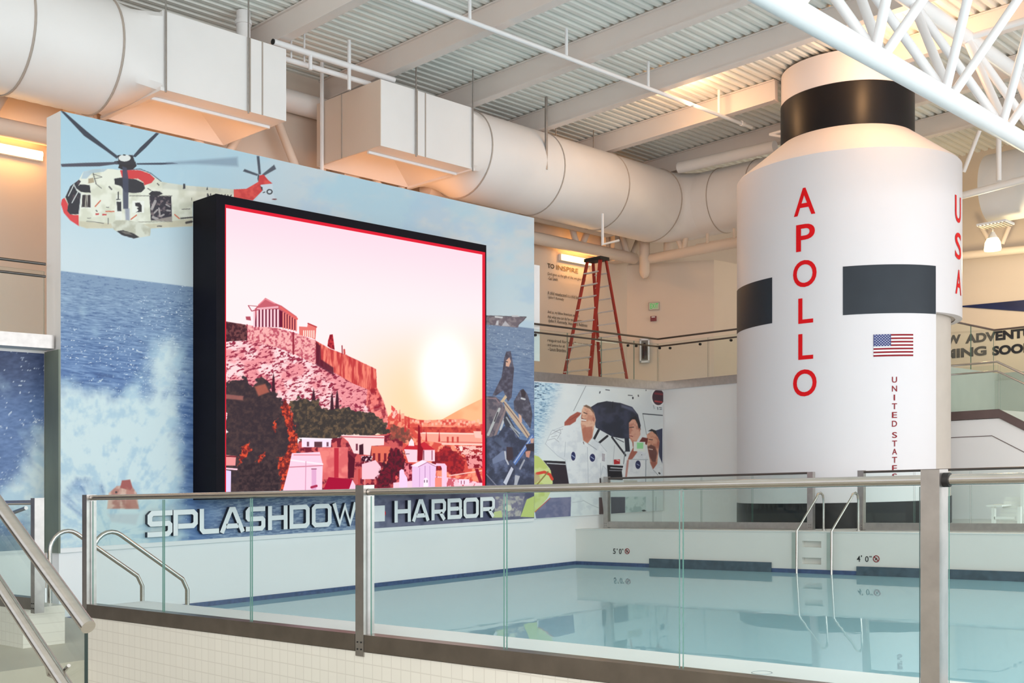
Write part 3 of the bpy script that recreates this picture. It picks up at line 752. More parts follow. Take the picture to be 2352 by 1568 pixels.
bg = thing('glass_guard', 'upper balcony glass guard with twin rails in front of the step ladder', 'glass railing', (-16.02, 20, 3.38))
YB = lambda px: at(px, 800, x=-16.02).y
guard(bg, 'y', -16.02, [[17.9, YB(1303), YB(1381), YB(1456), 22.47]], [], 3.385, 4.43, .022, (.04, .04), None, m_rail=dk, second=4.23, gz=4.3)
guard(bg, 'x', 22.47, [[-16.02, -14.6, -13.62]], [], 3.385, 4.43, .022, (.04, .04), None, m_rail=dk, second=4.23, gz=4.3)
for px_, py_ in ((1231, 769), (1444, 793), (1463, 794)):
    q = at(px_, py_, x=-15.99); MB().tube([(-16.03, q.y, q.z), (-15.99, q.y, q.z)], .03, 12).build('glass_clamp', M['rubber'], bg, 40)
for px_, py_ in ((1514, 799), (1538, 799), (1607, 790), (1678, 781)):
    q = at(px_, py_, y=22.44); MB().tube([(q.x, 22.48, q.z), (q.x, 22.44, q.z)], .03, 12).build('glass_clamp', M['rubber'], bg, 40)
bg = thing('glass_guard', 'upper rear balcony guard in front of the adventures lettering', 'glass railing', (-10.1, 27.9, 3.38))
guard(bg, 'y', -10.1, [[25.25, 26.5, 27.95]], [], 3.385, 4.43, .025, (.04, .04), None, m_rail=M['brown'], gz=4.4)
guard(bg, 'x', 27.95, [[-10.1, -8.0, -5]], [], 3.385, 4.43, .025, (.04, .04), None, m_rail=M['brown'], gz=4.4)
# landing and stair guard right of the rocket
sg_ = thing('stair_guard', 'steel twin rails and glass on the landing and stair right of the rocket', 'railing', (lx, 25.08, LZ))
for h1, r_ in ((1.04, .024), (.84, .02)):
    MB().tube([(-10.6, 25.08, LZ + h1), (lx - .04, 25.08, LZ + h1), (lx + run, 25.08, LZ + h1 - (run + .04) * .567)], r_, 12).build('hand_rail', M['steel'], sg_, 40)
for q0, q1 in ((-10.6, lx - .02), (lx + .02, lx + run)):
    za, zb = (LZ + .02, LZ + .02) if q1 < lx else (LZ, LZ - run * .567)
    v_ = [(q0, 25.08, za), (q1, 25.08, zb), (q1, 25.08, zb + .95), (q0, 25.08, za + .95)]
    v_ = v_ + [(a, 25.092, c_) for a, _, c_ in v_]
    MB().add(v_, [(0, 1, 2, 3), (7, 6, 5, 4)], 0).add(v_, [(1, 5, 6, 2), (0, 3, 7, 4), (3, 2, 6, 7)], 1).build('glass_pane', [M['glass'], M['glassedge']], sg_)

# ------------------------------------------------------------------ foreground stair handrail
HYL = 2.0
p0 = at(203, 1440, y=HYL); p1 = at(0, 1162, y=HYL); dv = (p1 - p0)
sh = thing('stair_handrail', 'brushed steel double stair handrail with glass at the lower left corner', 'handrail', (p0.x, HYL, -.5))
MB().tube([p0, p0 + dv * 1.9], .027, 24).build('upper_rail', M['steel'], sh, 40)
q0 = at(168, 1600, y=HYL - .07); q1 = at(0, 1345, y=HYL - .07); dq = q1 - q0
MB().tube([q0 - dq * .3, q0 + dq * 2.0], .024, 24).build('lower_rail', M['steel'], sh, 40)
e0 = at(198, 1452, y=HYL)
gv = [(e0.x, -.5), (e0.x, e0.z), (e0.x + dv.x * 1.8, e0.z + dv.z * 1.8 + .0), (e0.x + dv.x * 1.8, -.5)]
mb = MB(); v_ = [(a, HYL - .007, c_) for a, c_ in gv] + [(a, HYL + .007, c_) for a, c_ in gv]
mb.add(v_, [(0, 1, 2, 3), (7, 6, 5, 4)], 0).add(v_, [(0, 4, 5, 1), (1, 5, 6, 2)], 1)
mb.build('glass_pane', [M['glass'], mat('glass_edge_dark', (22, 40, 38), .2)], sh)
ba = at(112, 1548, y=HYL - .02); bb = at(108, 1532, y=HYL - .05); bc = at(122, 1522, y=HYL - .07); bd = at(158, 1528, y=HYL - .05)
MB().tube([bd, ba + Vector((.07, 0, -.01)), ba, bb, bc], .007, 10).build('bracket', M['steel'], sh, 40)

# pool entry handrails by the gate
def entry_rail(x, lab, y0=5.77, ln=1.05, top=.68):
    t_ = thing('pool_handrail', lab, 'handrail', (x, y0, -.5), 'bent steel handrails at the pool gate')
    path = [(x, y0, -.5), (x, y0, top - .22)]
    for i in range(1, 9):
        a = math.pi * (1 - i / 8 * .68); path.append((x, y0 + .2 + .2 * math.cos(a), top - .22 + .22 * math.sin(a)))
    lx_, ly, lz = path[-1]
    path += [(x, y0 + ln, lz - (ln - (ly - y0)) * .72), (x, y0 + ln + .06, lz - (ln - (ly - y0)) * .72 - .12), (x, y0 + ln + .06, WATER - .5)]
    MB().tube(path, .024, 14).build('tube', M['steel'], t_, 45)
    MB().tube([(x, y0, -.5), (x, y0, -.485)], .06, 20).build('floor_flange', M['satin'], t_, 40)
entry_rail(-12.28, 'bent steel pool handrail standing in the gate opening, left one of the pair')
entry_rail(-11.3, 'bent steel pool handrail seen through the first glass pane right of the gate')

# pool ladder rails
pl = thing('pool_ladder', 'pair of bent steel ladder rails at the recessed steps on the far pool wall', 'ladder', (at(1860, 1200, y=19.25).x, 19.25, 0))
for px in (1830, 1910):
    x = at(px, 1218, y=19.2).x
    top = at(px, 1133, y=19.5).z
    path = [(x, 19.2, WATER - .9), (x, 19.2, .03), (x + .02, 19.25, .1), (x + .12, 19.72, top - .1), (x + .13, 19.78, top - .02), (x + .14, 19.86, top), (x + .15, 19.93, top - .05), (x + .15, 19.96, top - .15), (x + .15, 19.96, 0.0)]
    r_ = MB().tube(path, .021, 14).build('rail', M['steel'], pl, 45); sub(r_, pl)
    MB().tube([(x + .15, 19.96, 0.0), (x + .15, 19.96, .02)], .04, 14).build('flange', M['satin'], r_, 40)
# grey-green strips left of the rails, the rails' shadows put in as colour
for px in (1819, 1899):
    q = at(px, 1230, y=19.295); q2 = at(px + 13, 1230, y=19.295)
    MB().box(q.x, q2.x, 19.288, 19.3, -1.3, -.01).build('rail_shadow', mat('shadow_grey_green', (176, 184, 176), .4), pl)

# depth markings on the far pool wall
def marking(items, ring_px, lab):
    q = at(items[0][1], items[0][3], y=19.292)
    t_ = thing('depth_marking', lab, 'depth marking', q, 'pool depth markings')
    mb = MB()
    for ch, a0, a1, b0_, b1_ in items:
        o = at(a0, b1_, y=19.292); o2 = at(a1, b0_, y=19.292)
        flat_text(mb, ch, o, (1, 0, 0), (0, 0, 1), o2.x - o.x, o2.z - o.z, 0, .01)
    rp = at(ring_px[0], ring_px[1], y=19.292); rr_ = .055
    cir = [(rp.x + rr_ * math.cos(2 * math.pi * i / 24), 19.292, rp.z + rr_ * math.sin(2 * math.pi * i / 24)) for i in range(24)]
    mb.tube(cir, .007, 6, 1, closed=True).bar((rp.x - .035, 19.291, rp.z + .035), (rp.x + .035, 19.291, rp.z - .035), .004, .014, 1)
    mb.tube([(rp.x - .015, 19.291, rp.z - .02), (rp.x + .01, 19.291, rp.z + .015)], .009, 6, 0)
    mb.build('figures', [M['text'], M['dkred']], t_)
marking([('5', 1408, 1414, 1259.5, 1271.5), ("'", 1416.5, 1418.5, 1259.5, 1263), ('0', 1421.5, 1427.5, 1260, 1272), ('"', 1428.5, 1431.5, 1260, 1263)], (1440.5, 1265.5), 'painted depth mark five feet beside a no diving ring on the far pool wall')
marking([('4', 1968, 1976, 1276, 1289.5), ("'", 1977.5, 1980, 1275, 1279), ('0', 1987, 1995, 1277, 1290), ('"', 1997, 2002, 1276.5, 1280)], (2012.5, 1283), 'painted depth mark four feet beside a no diving ring near the pool ladder')
# mark on the near curb top
cm = thing('depth_marking', 'faint depth mark lettered on the near white curb behind the glass', 'depth marking', (-3.9, 5.55, 0), 'pool depth markings')
mb = MB(); o = at(1590, 1524, z=.004)
flat_text(mb, '5 0', (o.x + .28, 5.58, .004), (-1, 0, 0), (0, -1, 0), .28, .1)
cir = [(o.x + .5 + .055 * math.cos(2 * math.pi * i / 24), 5.54 + .055 * math.sin(2 * math.pi * i / 24), .004) for i in range(24)]
mb.tube(cir, .006, 6, closed=True).build('figures', [mat('faded_lettering', (150, 156, 162), .5)], cm)

# ------------------------------------------------------------------ step ladder on the balcony
sl = thing('step_ladder', 'orange-red fibreglass step ladder standing open on the upper balcony', 'ladder', (-17.3, 21.68, 3.38))
xl, xr, yf, yr, yc, zf, zt_ = -17.72, -16.88, 20.93, 22.42, 21.72, 3.38, 6.4
tx0, tx1 = -17.5, -17.1
top = {}
for side, xb, xt in (('l', xl, tx0), ('r', xr, tx1)):
    MB().bar((xb, yf, zf), (xt, yc - .1, zt_), .085, .045).build('front_rail', M['ladder'], sl)
    MB().bar((xb, yr, zf), (xt, yc + .12, zt_ - .03), .07, .04).build('rear_rail', M['ladder'], sl)
for k in range(1, 10):
    z = zf + .3 * k; f = (z - zf) / (zt_ - zf)
    x0 = xl + (tx0 - xl) * f; x1 = xr + (tx1 - xr) * f; y = yf + (yc - .1 - yf) * f
    s_ = MB().box(x0, x1, y - .05, y + .04, z - .014, z + .014)
    if k <= 3:
        for xa, sgn in ((x0, 1), (x1, -1)): s_.bar((xa + sgn * .01, y, z - .12), (xa + sgn * .12, y, z - .01), .02, .012)
    s_.build('step', M['alu'], sl)
    yb = yr + (yc + .12 - yr) * f
    MB().box(x0 + .01, x1 - .01, yb - .015, yb + .015, z - .014, z + .014).build('rear_bar', M['alu'], sl)
MB().box(tx0 - .06, tx1 + .06, yc - .17, yc + .17, zt_ - .03, zt_ + .05).build('top_cap', M['rubber'], sl)
for x0 in (xl + .1, xr - .1):
    MB().bar((x0, yf + .3, zf + 1.0), (x0, yr - .3, zf + 1.0), .012, .025).build('spreader', M['alu'], sl)

# ------------------------------------------------------------------ lamps
def tube_lamp(y, lab, ln=1.3):
    t_ = thing('wall_lamp', lab, 'lamp', (-18.9, y, 6.8), 'warm tube lamps on the rear wall')
    MB().box(-18.99, -18.9, y - ln / 2 - .05, y + ln / 2 + .05, 6.72, 6.88).build('housing', M['white'], t_)
    MB().tube([(-18.84, y - ln / 2, 6.8), (-18.84, y + ln / 2, 6.8)], .055, 12).build('lit_tube', emis('warm_tube', (255, 186, 104), 28), t_, 40)
l0 = at(1296, 592, x=-18.84); l1 = at(1360, 602, x=-18.84)
tube_lamp((l0.y + l1.y) / 2, 'glowing warm tube lamp above the TO INSPIRE lettering', l1.y - l0.y)
l0 = at(-40, 335, x=-18.84); l1 = at(96, 357, x=-18.84)
tube_lamp((l0.y + l1.y) / 2, 'glowing warm tube lamp at the left edge beside the mural', l1.y - l0.y)
t_ = thing('wall_lamp', 'warm tube lamp hidden behind the mural under the left box duct', 'lamp', (-17.6, 10.8, 6.7), 'warm tube lamps on the rear wall')
MB().box(-17.7, -17.5, 9.6, 12.6, 6.66, 6.70).build('housing', M['brown'], t_)
MB().tube([(-17.6, 9.7, 6.76), (-17.6, 12.5, 6.76)], .04, 12).build('lit_tube', emis('warm_uplight', (255, 170, 92), 15), t_, 40)
t_ = thing('wall_lamp', 'warm tube lamp hidden behind the mural under the right box duct', 'lamp', (-17.6, 15.6, 6.7), 'warm tube lamps on the rear wall')
MB().box(-17.7, -17.5, 14.2, 17.2, 6.66, 6.70).build('housing', M['brown'], t_)
MB().tube([(-17.6, 14.3, 6.76), (-17.6, 17.1, 6.76)], .04, 12).build('lit_tube', emis('warm_uplight', (255, 170, 92), 15), t_, 40)
lp = at(2280, 566, y=28.6)
t_ = thing('hanging_lamp', 'glowing bell-shaped hanging lamp right of the rocket', 'lamp', lp)
MB().revolve(lp.x, 28.6, [(.04, lp.z + .36), (.07, lp.z + .3), (.13, lp.z + .2)], n=24).build('cap', M['white'], t_, 40)
MB().revolve(lp.x, 28.6, [(.13, lp.z + .2), (.18, lp.z + .1), (.2, lp.z - .06), (.19, lp.z - .1), (.0, lp.z - .13)], n=24).build('shade', emis('lamp_glow', (255, 226, 150), 9), t_, 40)
MB().tube([(lp.x, 28.6, lp.z + .34), (lp.x, 28.6, 7.17)], .015, 8).build('stem', M['white'], t_, 40)
pd = bpy.data.lights.new('lamp_light', 'POINT'); pd.energy = 170; pd.color = (1, .78, .45); pd.shadow_soft_size = .2
po = bpy.data.objects.new('lamp_light', pd); COL.objects.link(po); po.parent = t_; po.location = (0, 0, -.35)

# ------------------------------------------------------------------ wall fittings upstairs
on2 = lambda px, py, off=0.0: at(px, py, n=WN, d=WD + off)
U2_ = Vector((.861, .509, 0)); N2_ = Vector((.509, -.861, 0))
def plate(mb, pa, pb, off, th, mi=0):
    """upright plate on the angled wall between two picture points"""
    a = on2(*pa); b = on2(*pb); wd = (b - a).dot(U2_); z0, z1 = min(a.z, b.z), max(a.z, b.z)
    o = Vector((a.x, a.y, z0)) + N2_ * off
    pts = [(0, 0), (wd, 0), (wd, z1 - z0), (0, z1 - z0)]
    mb.prism(pts, o, U2_, (0, 0, 1), N2_ * th, mi); return mb
q = on2(1502, 703)
t_ = thing('exit_sign', 'green lit EXIT sign on the cream upper wall', 'sign', q)
plate(MB(), (1490, 713), (1515, 693.5), .002, .05).build('housing', M['duct_seam'], t_)
ef = plate(MB(), (1491.5, 711.5), (1513.5, 695), .052, .004).build('face', mat('sign_face', (196, 200, 178), .4), t_); sub(ef, t_)
mb = MB(); a = on2(1494, 709); b = on2(1512, 697)
flat_text(mb, 'EXIT', a + N2_ * .06, U2_, (0, 0, 1), (b - a).dot(U2_), b.z - a.z, 0, .0)
mb.build('exit_lettering', emis('sign_green', (40, 200, 90), .8), ef)
t_ = thing('fire_alarm', 'small dark red fire alarm box below the exit sign', 'alarm', on2(1501, 732))
ah = plate(MB(), (1494.5, 738), (1508, 726), .002, .07).build('housing', mat('alarm_red', (120, 26, 30), .4), t_); sub(ah, t_)
plate(MB(), (1497, 730), (1505, 727.5), .073, .01).build('strobe', M['white'], ah)
t_ = thing('extinguisher_cabinet', 'grey fire extinguisher cabinet behind the balcony glass', 'cabinet', on2(1481, 806))
cbm = MB()
for pa, pb in (((1470, 834), (1474, 779)), ((1489, 832), (1493, 776)), ((1470, 783), (1493, 777)), ((1470, 834), (1493, 828))): plate(cbm, pa, pb, .002, .1)
cbm.build('frame', M['satin'], t_)
plate(MB(), (1474, 830), (1489, 780), .002, .02).build('back', M['duct_seam'], t_)
ctr = on2(1481, 806) + N2_ * .07
MB().tube([ctr + Vector((0, 0, -.22)), ctr + Vector((0, 0, .12)), ctr + Vector((0, 0, .17)), ctr + Vector((0, 0, .22))], [.06, .06, .03, .03], 14).build('extinguisher', mat('extinguisher_dark', (52, 34, 36), .4), t_, 40)

# quotation lettering on the rear left wall
tq = thing('wall_lettering', 'TO INSPIRE heading with dark quotation lines on the cream upper wall', 'lettering', at(1290, 700, x=-18.99))
def wall_line(mb, s, px, py0, py1, pxe, mi=0, bold=0.0):
    a = at(px, py1, x=-18.99); b = at(px, py0, x=-18.99); e_ = at(pxe, py1, x=-18.99)
    flat_text(mb, s, (-18.992 + .004, a.y, a.z), (0, 1, 0), (0, 0, 1), e_.y - a.y, b.z - a.z, mi, bold)
mb = MB(); wall_line(mb, 'TO', 1257.5, 604, 615, 1273, 0, .03); wall_line(mb, 'INSPIRE', 1278, 608, 619, 1328, 1, .01); mb.build('heading', [M['text'], M['gold']], tq)
mb = MB()
for s, px, y0, y1, pe in (('God gave us the gift of life; we give God', 1258, 624.5, 633, 1345), ('-Gail Smith', 1259, 634.5, 642, 1281),
    ('A child miseducated is a child lost.', 1258, 668, 676, 1331), ('-John F. Kennedy', 1259, 679, 687, 1295),
    ('And so, my fellow Americans, ask not', 1258, 712, 721, 1330), ('Ask what you can do for your country.', 1258, 723, 732, 1338), ('-John F. Kennedy, Inaugural Address', 1259, 732, 742, 1349),
    ('required for which we are working', 1258, 777, 786, 1380), ('and justice for all.', 1258, 788, 796, 1298), ('- Louis Brandeis', 1259, 797, 805, 1300)):
    wall_line(mb, s, px, y0, y1, pe, 0, .0)
mb.build('quotations', M['text'], tq)
t_ = thing('wall_panel', 'narrow bright white board beside the right end of the sea mural', 'panel', (-16.2, 17.95, 3.9))
pz0 = at(1232, 829, x=-16.2).z; pz1 = at(1232, 609, x=-16.2).z
MB().box(-16.22, -16.18, 17.87, at(1238, 700, x=-16.2).y, pz0, pz1).build('board', M['white'], t_)
t_ = thing('wall_panel', 'narrow pale board on the stair wall right of the rocket', 'panel', (-10.08, 25.6, 2.9))
a = at(2154, 900, x=-10.09); b = at(2173, 845, x=-10.09)
MB().box(-10.09, -10.06, a.y, b.y, a.z, b.z + .05).build('board', M['white'], t_)

# lettering and dark blue wedge on the far rear wall
tb = thing('wall_lettering', 'heavy dark NEW ADVENTURES COMING SOON lettering behind the rear balcony glass', 'lettering', at(2270, 790, y=31.38))
mb = MB()
def rear(s, px0, px1, py0, py1, pxr):
    a = at(px0, 790, y=31.385); b = at(px1, 790, y=31.385); z1 = at(pxr, py0, y=31.385).z; z0 = at(pxr, py1, y=31.385).z
    flat_text(mb, s, (a.x, 31.385, z0), (1, 0, 0), (0, 0, 1), b.x - a.x, z1 - z0, 0, .05)
rear('NEW', 2140, 2207, 768, 789, 2200); rear('ADVENTURES', 2217, 2430, 761, 783, 2280)
rear('COMING', 2107, 2266, 797, 819, 2230); rear('SOON', 2279, 2376, 791, 813, 2320)
mb.build('letters', mat('blue_black_lettering', (20, 22, 40), .5), tb)
t_ = thing('wall_panel', 'dark blue wedge-shaped panel on the far rear wall below the lamp', 'panel', at(2300, 700, y=31.3))
pts = [at(2209, 702, y=31.36), at(2370, 687, y=31.36), at(2370, 716, y=31.36), at(2209, 704.5, y=31.36)]
pts = [(p.x, p.z) for p in pts]; dx_ = pts[1][0] - pts[0][0]
pts = [pts[0], (pts[1][0] + dx_, pts[1][1] + (pts[1][1] - pts[0][1])), (pts[2][0] + dx_, pts[2][1] + (pts[2][1] - pts[3][1])), pts[3]]
MB().prism(pts, (0, 31.36, 0), (1, 0, 0), (0, 0, 1), (0, .03, 0)).build('board', mat('deep_blue_panel', (20, 36, 84), .4, var=.3, scale=2), t_)

# white slatted chair behind the far guard
ch = thing('slatted_chair', 'white slatted deck chair behind the far guard at the right edge', 'chair', (at(2310, 1200, y=22.2).x, 22.2, 0))
def C_(px, py, y): return at(px, py, y=y)
sx0 = C_(2283, 1200, 22).x; sx1 = C_(2338, 1200, 22).x
for k in range(6):
    pyk = 1141 + k * 9.2; z = C_(2330, pyk, 22.5).z
    MB().box(C_(2309 - k * .6, pyk, 22.5).x, C_(2375, pyk, 22.5).x, 22.48 - k * .05, 22.5 - k * .05, z - .062, z).build('back_slat', M['plastic'], ch)
for xx in (C_(2283, 1180, 22).x, C_(2338, 1180, 21.9).x): MB().box(xx - .03, xx + .03, 21.95, 22.03, 0, C_(2283, 1163, 22).z).build('leg', M['plastic'], ch)
xx = C_(2283, 1180, 22).x
MB().box(xx - .1, xx + .18, 21.9, 22.5, C_(2283, 1163, 22).z, C_(2283, 1159, 22).z).build('armrest', M['plastic'], ch)
MB().box(xx + .02, C_(2332, 1180, 22).x, 21.95, 22.0, C_(2300, 1192, 22).z, C_(2300, 1186, 22).z).build('seat', M['plastic'], ch)
for xx in (C_(2352, 1180, 22.4).x,): MB().box(xx - .03, xx + .03, 22.3, 22.36, 0, .85).build('leg', M['plastic'], ch)
# ------------------------------------------------------------------ printed pictures (colour kept on a fine mesh of the print itself)
_G = {}
def vnoise(x, y, seed):
    if seed not in _G: _G[seed] = np.random.RandomState(seed).rand(256, 256)
    g = _G[seed]; xi = np.floor(x).astype(int); yi = np.floor(y).astype(int); fx = x - xi; fy = y - yi
    fx = fx * fx * (3 - 2 * fx); fy = fy * fy * (3 - 2 * fy); xi &= 255; yi &= 255; x2 = (xi + 1) & 255; y2 = (yi + 1) & 255
    return (g[xi, yi] * (1 - fx) + g[x2, yi] * fx) * (1 - fy) + (g[xi, y2] * (1 - fx) + g[x2, y2] * fx) * fy
def fbm(x, y, s, oct=4, seed=1, sy=None):
    sy = sy or s; o = np.zeros_like(x); a = .5; t = 0
    for i in range(oct):
        o += a * vnoise(x / s + 17.3 * i, y / sy + 9.1 * i, seed + i); t += a; a *= .55; s *= .5; sy *= .5
    return o / t
def smooth(v, a, b): t = np.clip((v - a) / (b - a), 0, 1); return t * t * (3 - 2 * t)

class Canvas:
    """paint on the plane x = X; PX, PY give for every mesh point of the print the picture coordinate it was read from"""
    def __init__(s, X, y0, y1, z0, z1, res):
        s.X = X; ny = int((y1 - y0) / res) + 1; nz = int((z1 - z0) / res) + 1
        ys = np.linspace(y0, y1, ny); zs = np.linspace(z0, z1, nz); s.ny, s.nz = ny, nz
        s.Yg, s.Zg = np.meshgrid(ys, zs)
        Xc = AY * X + AX * s.Yg; Yc = -AX * X + AY * s.Yg
        s.PX = CX + F * Xc / Yc; s.PY = HY - SL * (s.PX - CX) - F * (s.Zg - EYE) / Yc
        s.C = np.zeros(s.PX.shape + (3,)); s.aff = (1, 0, 0)
    def crop(s, x0, y0, k): s.aff = (k, x0, y0)
    def tr(s, pts): k, x0, y0 = s.aff; return np.array([(x0 + u / k, y0 + v / k) for u, v in pts], float)
    def blend(s, m, col, sl=np.s_[:, :]):
        col = np.asarray(col, float); s.C[sl] = s.C[sl] * (1 - m[..., None]) + col * m[..., None]
    def win(s, pts, pad):
        x0, y0 = pts.min(0) - pad; x1, y1 = pts.max(0) + pad
        ok = (s.PX > x0) & (s.PX < x1) & (s.PY > y0) & (s.PY < y1)
        r = np.where(ok.any(1))[0]; c_ = np.where(ok.any(0))[0]
        if len(r) == 0 or len(c_) == 0: return None
        return np.s_[r[0]:r[-1] + 1, c_[0]:c_[-1] + 1]
    def poly(s, pts, col, alpha=1.0, soft=1.0, tex=None, warp=0.0, ws=9):
        P = s.tr(pts); sl = s.win(P, soft + 2 + warp)
        if sl is None: return
        x0_ = x = s.PX[sl]; y0_ = y = s.PY[sl]
        if warp: x = x + (fbm(x0_, y0_, ws, 3, 301) - .5) * 2 * warp; y = y + (fbm(x0_, y0_, ws, 3, 311) - .5) * 2 * warp
        ins = np.zeros(x.shape, bool); d = np.full(x.shape, 1e9)
        for i in range(len(P)):
            (ax, ay), (bx, by) = P[i], P[(i + 1) % len(P)]
            if ay != by: ins ^= ((ay > y) != (by > y)) & (x < (bx - ax) * (y - ay) / (by - ay) + ax)
            L2 = (bx - ax) ** 2 + (by - ay) ** 2 + 1e-9; t = np.clip(((x - ax) * (bx - ax) + (y - ay) * (by - ay)) / L2, 0, 1)
            d = np.minimum(d, (x - ax - t * (bx - ax)) ** 2 + (y - ay - t * (by - ay)) ** 2)
        d = np.sqrt(d) * np.where(ins, 1, -1); m = np.clip(.5 + d / soft, 0, 1) * alpha
        if tex is not None: col = tex(x0_, y0_)
        s.blend(m, col, sl)
    def line(s, pts, w_, col, alpha=1.0, soft=1.0):
        P = s.tr(pts); w_ = w_ / s.aff[0]; sl = s.win(P, w_ + soft + 2)
        if sl is None: return
        x = s.PX[sl]; y = s.PY[sl]; d = np.full(x.shape, 1e9)
        for (ax, ay), (bx, by) in zip(P[:-1], P[1:]):
            L2 = (bx - ax) ** 2 + (by - ay) ** 2 + 1e-9; t = np.clip(((x - ax) * (bx - ax) + (y - ay) * (by - ay)) / L2, 0, 1)
            d = np.minimum(d, (x - ax - t * (bx - ax)) ** 2 + (y - ay - t * (by - ay)) ** 2)
        s.blend(np.clip(.5 + (w_ / 2 - np.sqrt(d)) / soft, 0, 1) * alpha, col, sl)
    def ell(s, cx, cy, rx, ry, col, alpha=1.0, soft=.06):
        k, x0, y0 = s.aff; cx = x0 + cx / k; cy = y0 + cy / k; rx /= k; ry /= k
        sl = s.win(np.array([(cx - rx, cy - ry), (cx + rx, cy + ry)]), rx * soft + 2)
        if sl is None: return
        r = np.sqrt(((s.PX[sl] - cx) / rx) ** 2 + ((s.PY[sl] - cy) / ry) ** 2)
        s.blend(np.clip((1 + soft / 2 - r) / max(soft, 1.0 / min(rx, ry)) , 0, 1) * alpha, col, sl)
    def mesh(s, name, m, parent, gain=1.0):
        off = parent_world(parent); ny, nz = s.ny, s.nz
        z = s.Zg + SL * (AY * s.X + AX * s.Yg)
        co = np.stack([np.full_like(z, s.X - off[0]), s.Yg - off[1], z - off[2]], -1).reshape(-1, 3)
        i = np.arange(ny * nz).reshape(nz, ny); q = np.stack([i[:-1, :-1], i[:-1, 1:], i[1:, 1:], i[1:, :-1]], -1).reshape(-1, 4)
        me = bpy.data.meshes.new(name); me.vertices.add(len(co)); me.vertices.foreach_set('co', co.astype(np.float32).ravel())
        me.loops.add(q.size); me.loops.foreach_set('vertex_index', q.astype(np.int32).ravel())
        me.polygons.add(len(q)); me.polygons.foreach_set('loop_start', np.arange(0, q.size, 4, dtype=np.int32)); me.update(calc_edges=True)
        c_ = np.clip(s.C, 0, 255) / 255.0; l = np.where(c_ <= .04045, c_ / 12.92, ((c_ + .055) / 1.055) ** 2.4) * gain
        at_ = me.color_attributes.new('print', 'FLOAT_COLOR', 'POINT')
        at_.data.foreach_set('color', np.concatenate([l.reshape(-1, 3), np.ones((len(co), 1))], 1).astype(np.float32).ravel())
        me.materials.append(m); o = bpy.data.objects.new(name, me); COL.objects.link(o); o.parent = parent; return o

def mixc(a, b, t): return np.asarray(a, float) * (1 - t[..., None]) + np.asarray(b, float) * t[..., None]
def noisy(c1, c2, s=8, lo=.35, hi=.65, seed=5, sy=None, oct=3):
    return lambda x, y: mixc(c1, c2, smooth(fbm(x, y, s, oct, seed, sy), lo, hi))

def sea(cv, horizon, far, near, dark, glint, region=None):
    """choppy water below the line horizon(px)"""
    x, y = cv.PX, cv.PY; dd = y - horizon(x); t = np.clip(dd / 420, 0, 1)
    base = mixc(far, near, smooth(dd, 0, 260))
    yy = y - .122 * x
    sc = 4 + t * 12
    wv = fbm(x / (sc * 2.4), yy / (sc * .42), 1.0, 3, 31)
    base = base + (wv[..., None] - .5) * np.array([104, 96, 76]) * smooth(dd, 0, 60)[..., None]
    m = smooth(wv, .36, .2) * .55; base = mixc(base, dark, m) if False else base * (1 - m[..., None]) + np.array(dark) * m[..., None]
    g = smooth(fbm(x / 5.0, yy / 1.8, 1.0, 2, 51), .72, .84) * smooth(fbm(x, y, 90, 2, 77), .3, .6)
    base = base * (1 - g[..., None]) + np.array(glint) * g[..., None]
    cv.blend(smooth(dd, -1.5, 1.5), base)

pm = attr_mat('mural_print', None, .5)
SPW = np.array((206, 222, 226))
def splash(cv, mask, seed=91, ox=250, oy=1230):
    """misty spray: soft cloud broken by streaks that fan out from (ox, oy)"""
    x, y = cv.PX, cv.PY
    r = np.hypot(x - ox, y - oy); th = np.arctan2(oy - y, x - ox)
    st = fbm(th * 260, r / 4.5, 26, 4, seed + 40)
    n = fbm(x, y, 90, 5, seed); n2 = fbm(x, y, 22, 5, seed + 20)
    m = np.clip(mask + (n - .5) * 1.0 + (st - .5) * .75 + (n2 - .5) * .35, 0, 1)
    m = smooth(m, .12, .92)
    cv.blend(m, mixc(SPW, (176, 202, 218), smooth(n2 * .6 + st * .4, .46, .66)))
    sp = smooth(fbm(x, y, 4.2, 2, seed + 60), .72, .8) * smooth(mask + (n - .5) * .5, .12, .4) * (1 - m)
    cv.blend(sp * .8, (214, 226, 232))

# ---- large mural
mu = thing('mural_panel', 'tall free-standing mural wall printed with a rescue helicopter, sea and splash', 'mural', (XA, 12.7, .24))
MB().box(-16.34, XA - .004, 7.63, 17.87, .242, 6.60).build('wall_slab', M['wallwhite'], mu)
MB().box(-16.345, XA - .002, 7.60, 7.629, .242, 3.17).build('side_return', mat('side_return_olive', (112, 120, 108), .5, var=.25, scale=1.2, stretch=(1, 1, .5)), mu)  # mottled olive-grey panel over the slab's left side below the balcony
cv = Canvas(XA, 7.632, 17.868, .31, 6.598, .0098)
x, y = cv.PX, cv.PY
sky = mixc((176, 206, 222), (204, 217, 224), smooth(y - .15 * x, 330, 600))
cl = smooth(fbm(x, y * 1.5, 170, 5, 3), .42, .62) * smooth(x, 420, 800)
sky = sky * (1 - .75 * cl[..., None]) + np.array((208, 211, 215)) * .75 * cl[..., None]
bl = smooth(fbm(x, y * 1.6, 120, 5, 14), .56, .7) * smooth(x, 560, 700)
sky = sky * (1 - .55 * bl[..., None]) + np.array((170, 198, 222)) * .55 * bl[..., None]
gl_ = smooth(x, 330, 137) * smooth(y, 480, 300); sky = sky * (1 - .25 * gl_[..., None]) + np.array((156, 198, 222)) * .25 * gl_[..., None]
cv.C[:] = sky
hz = lambda x: 622 + .122 * (x - 140)
sea(cv, hz, (126, 150, 180), (88, 120, 170), (58, 84, 134), (216, 226, 236))
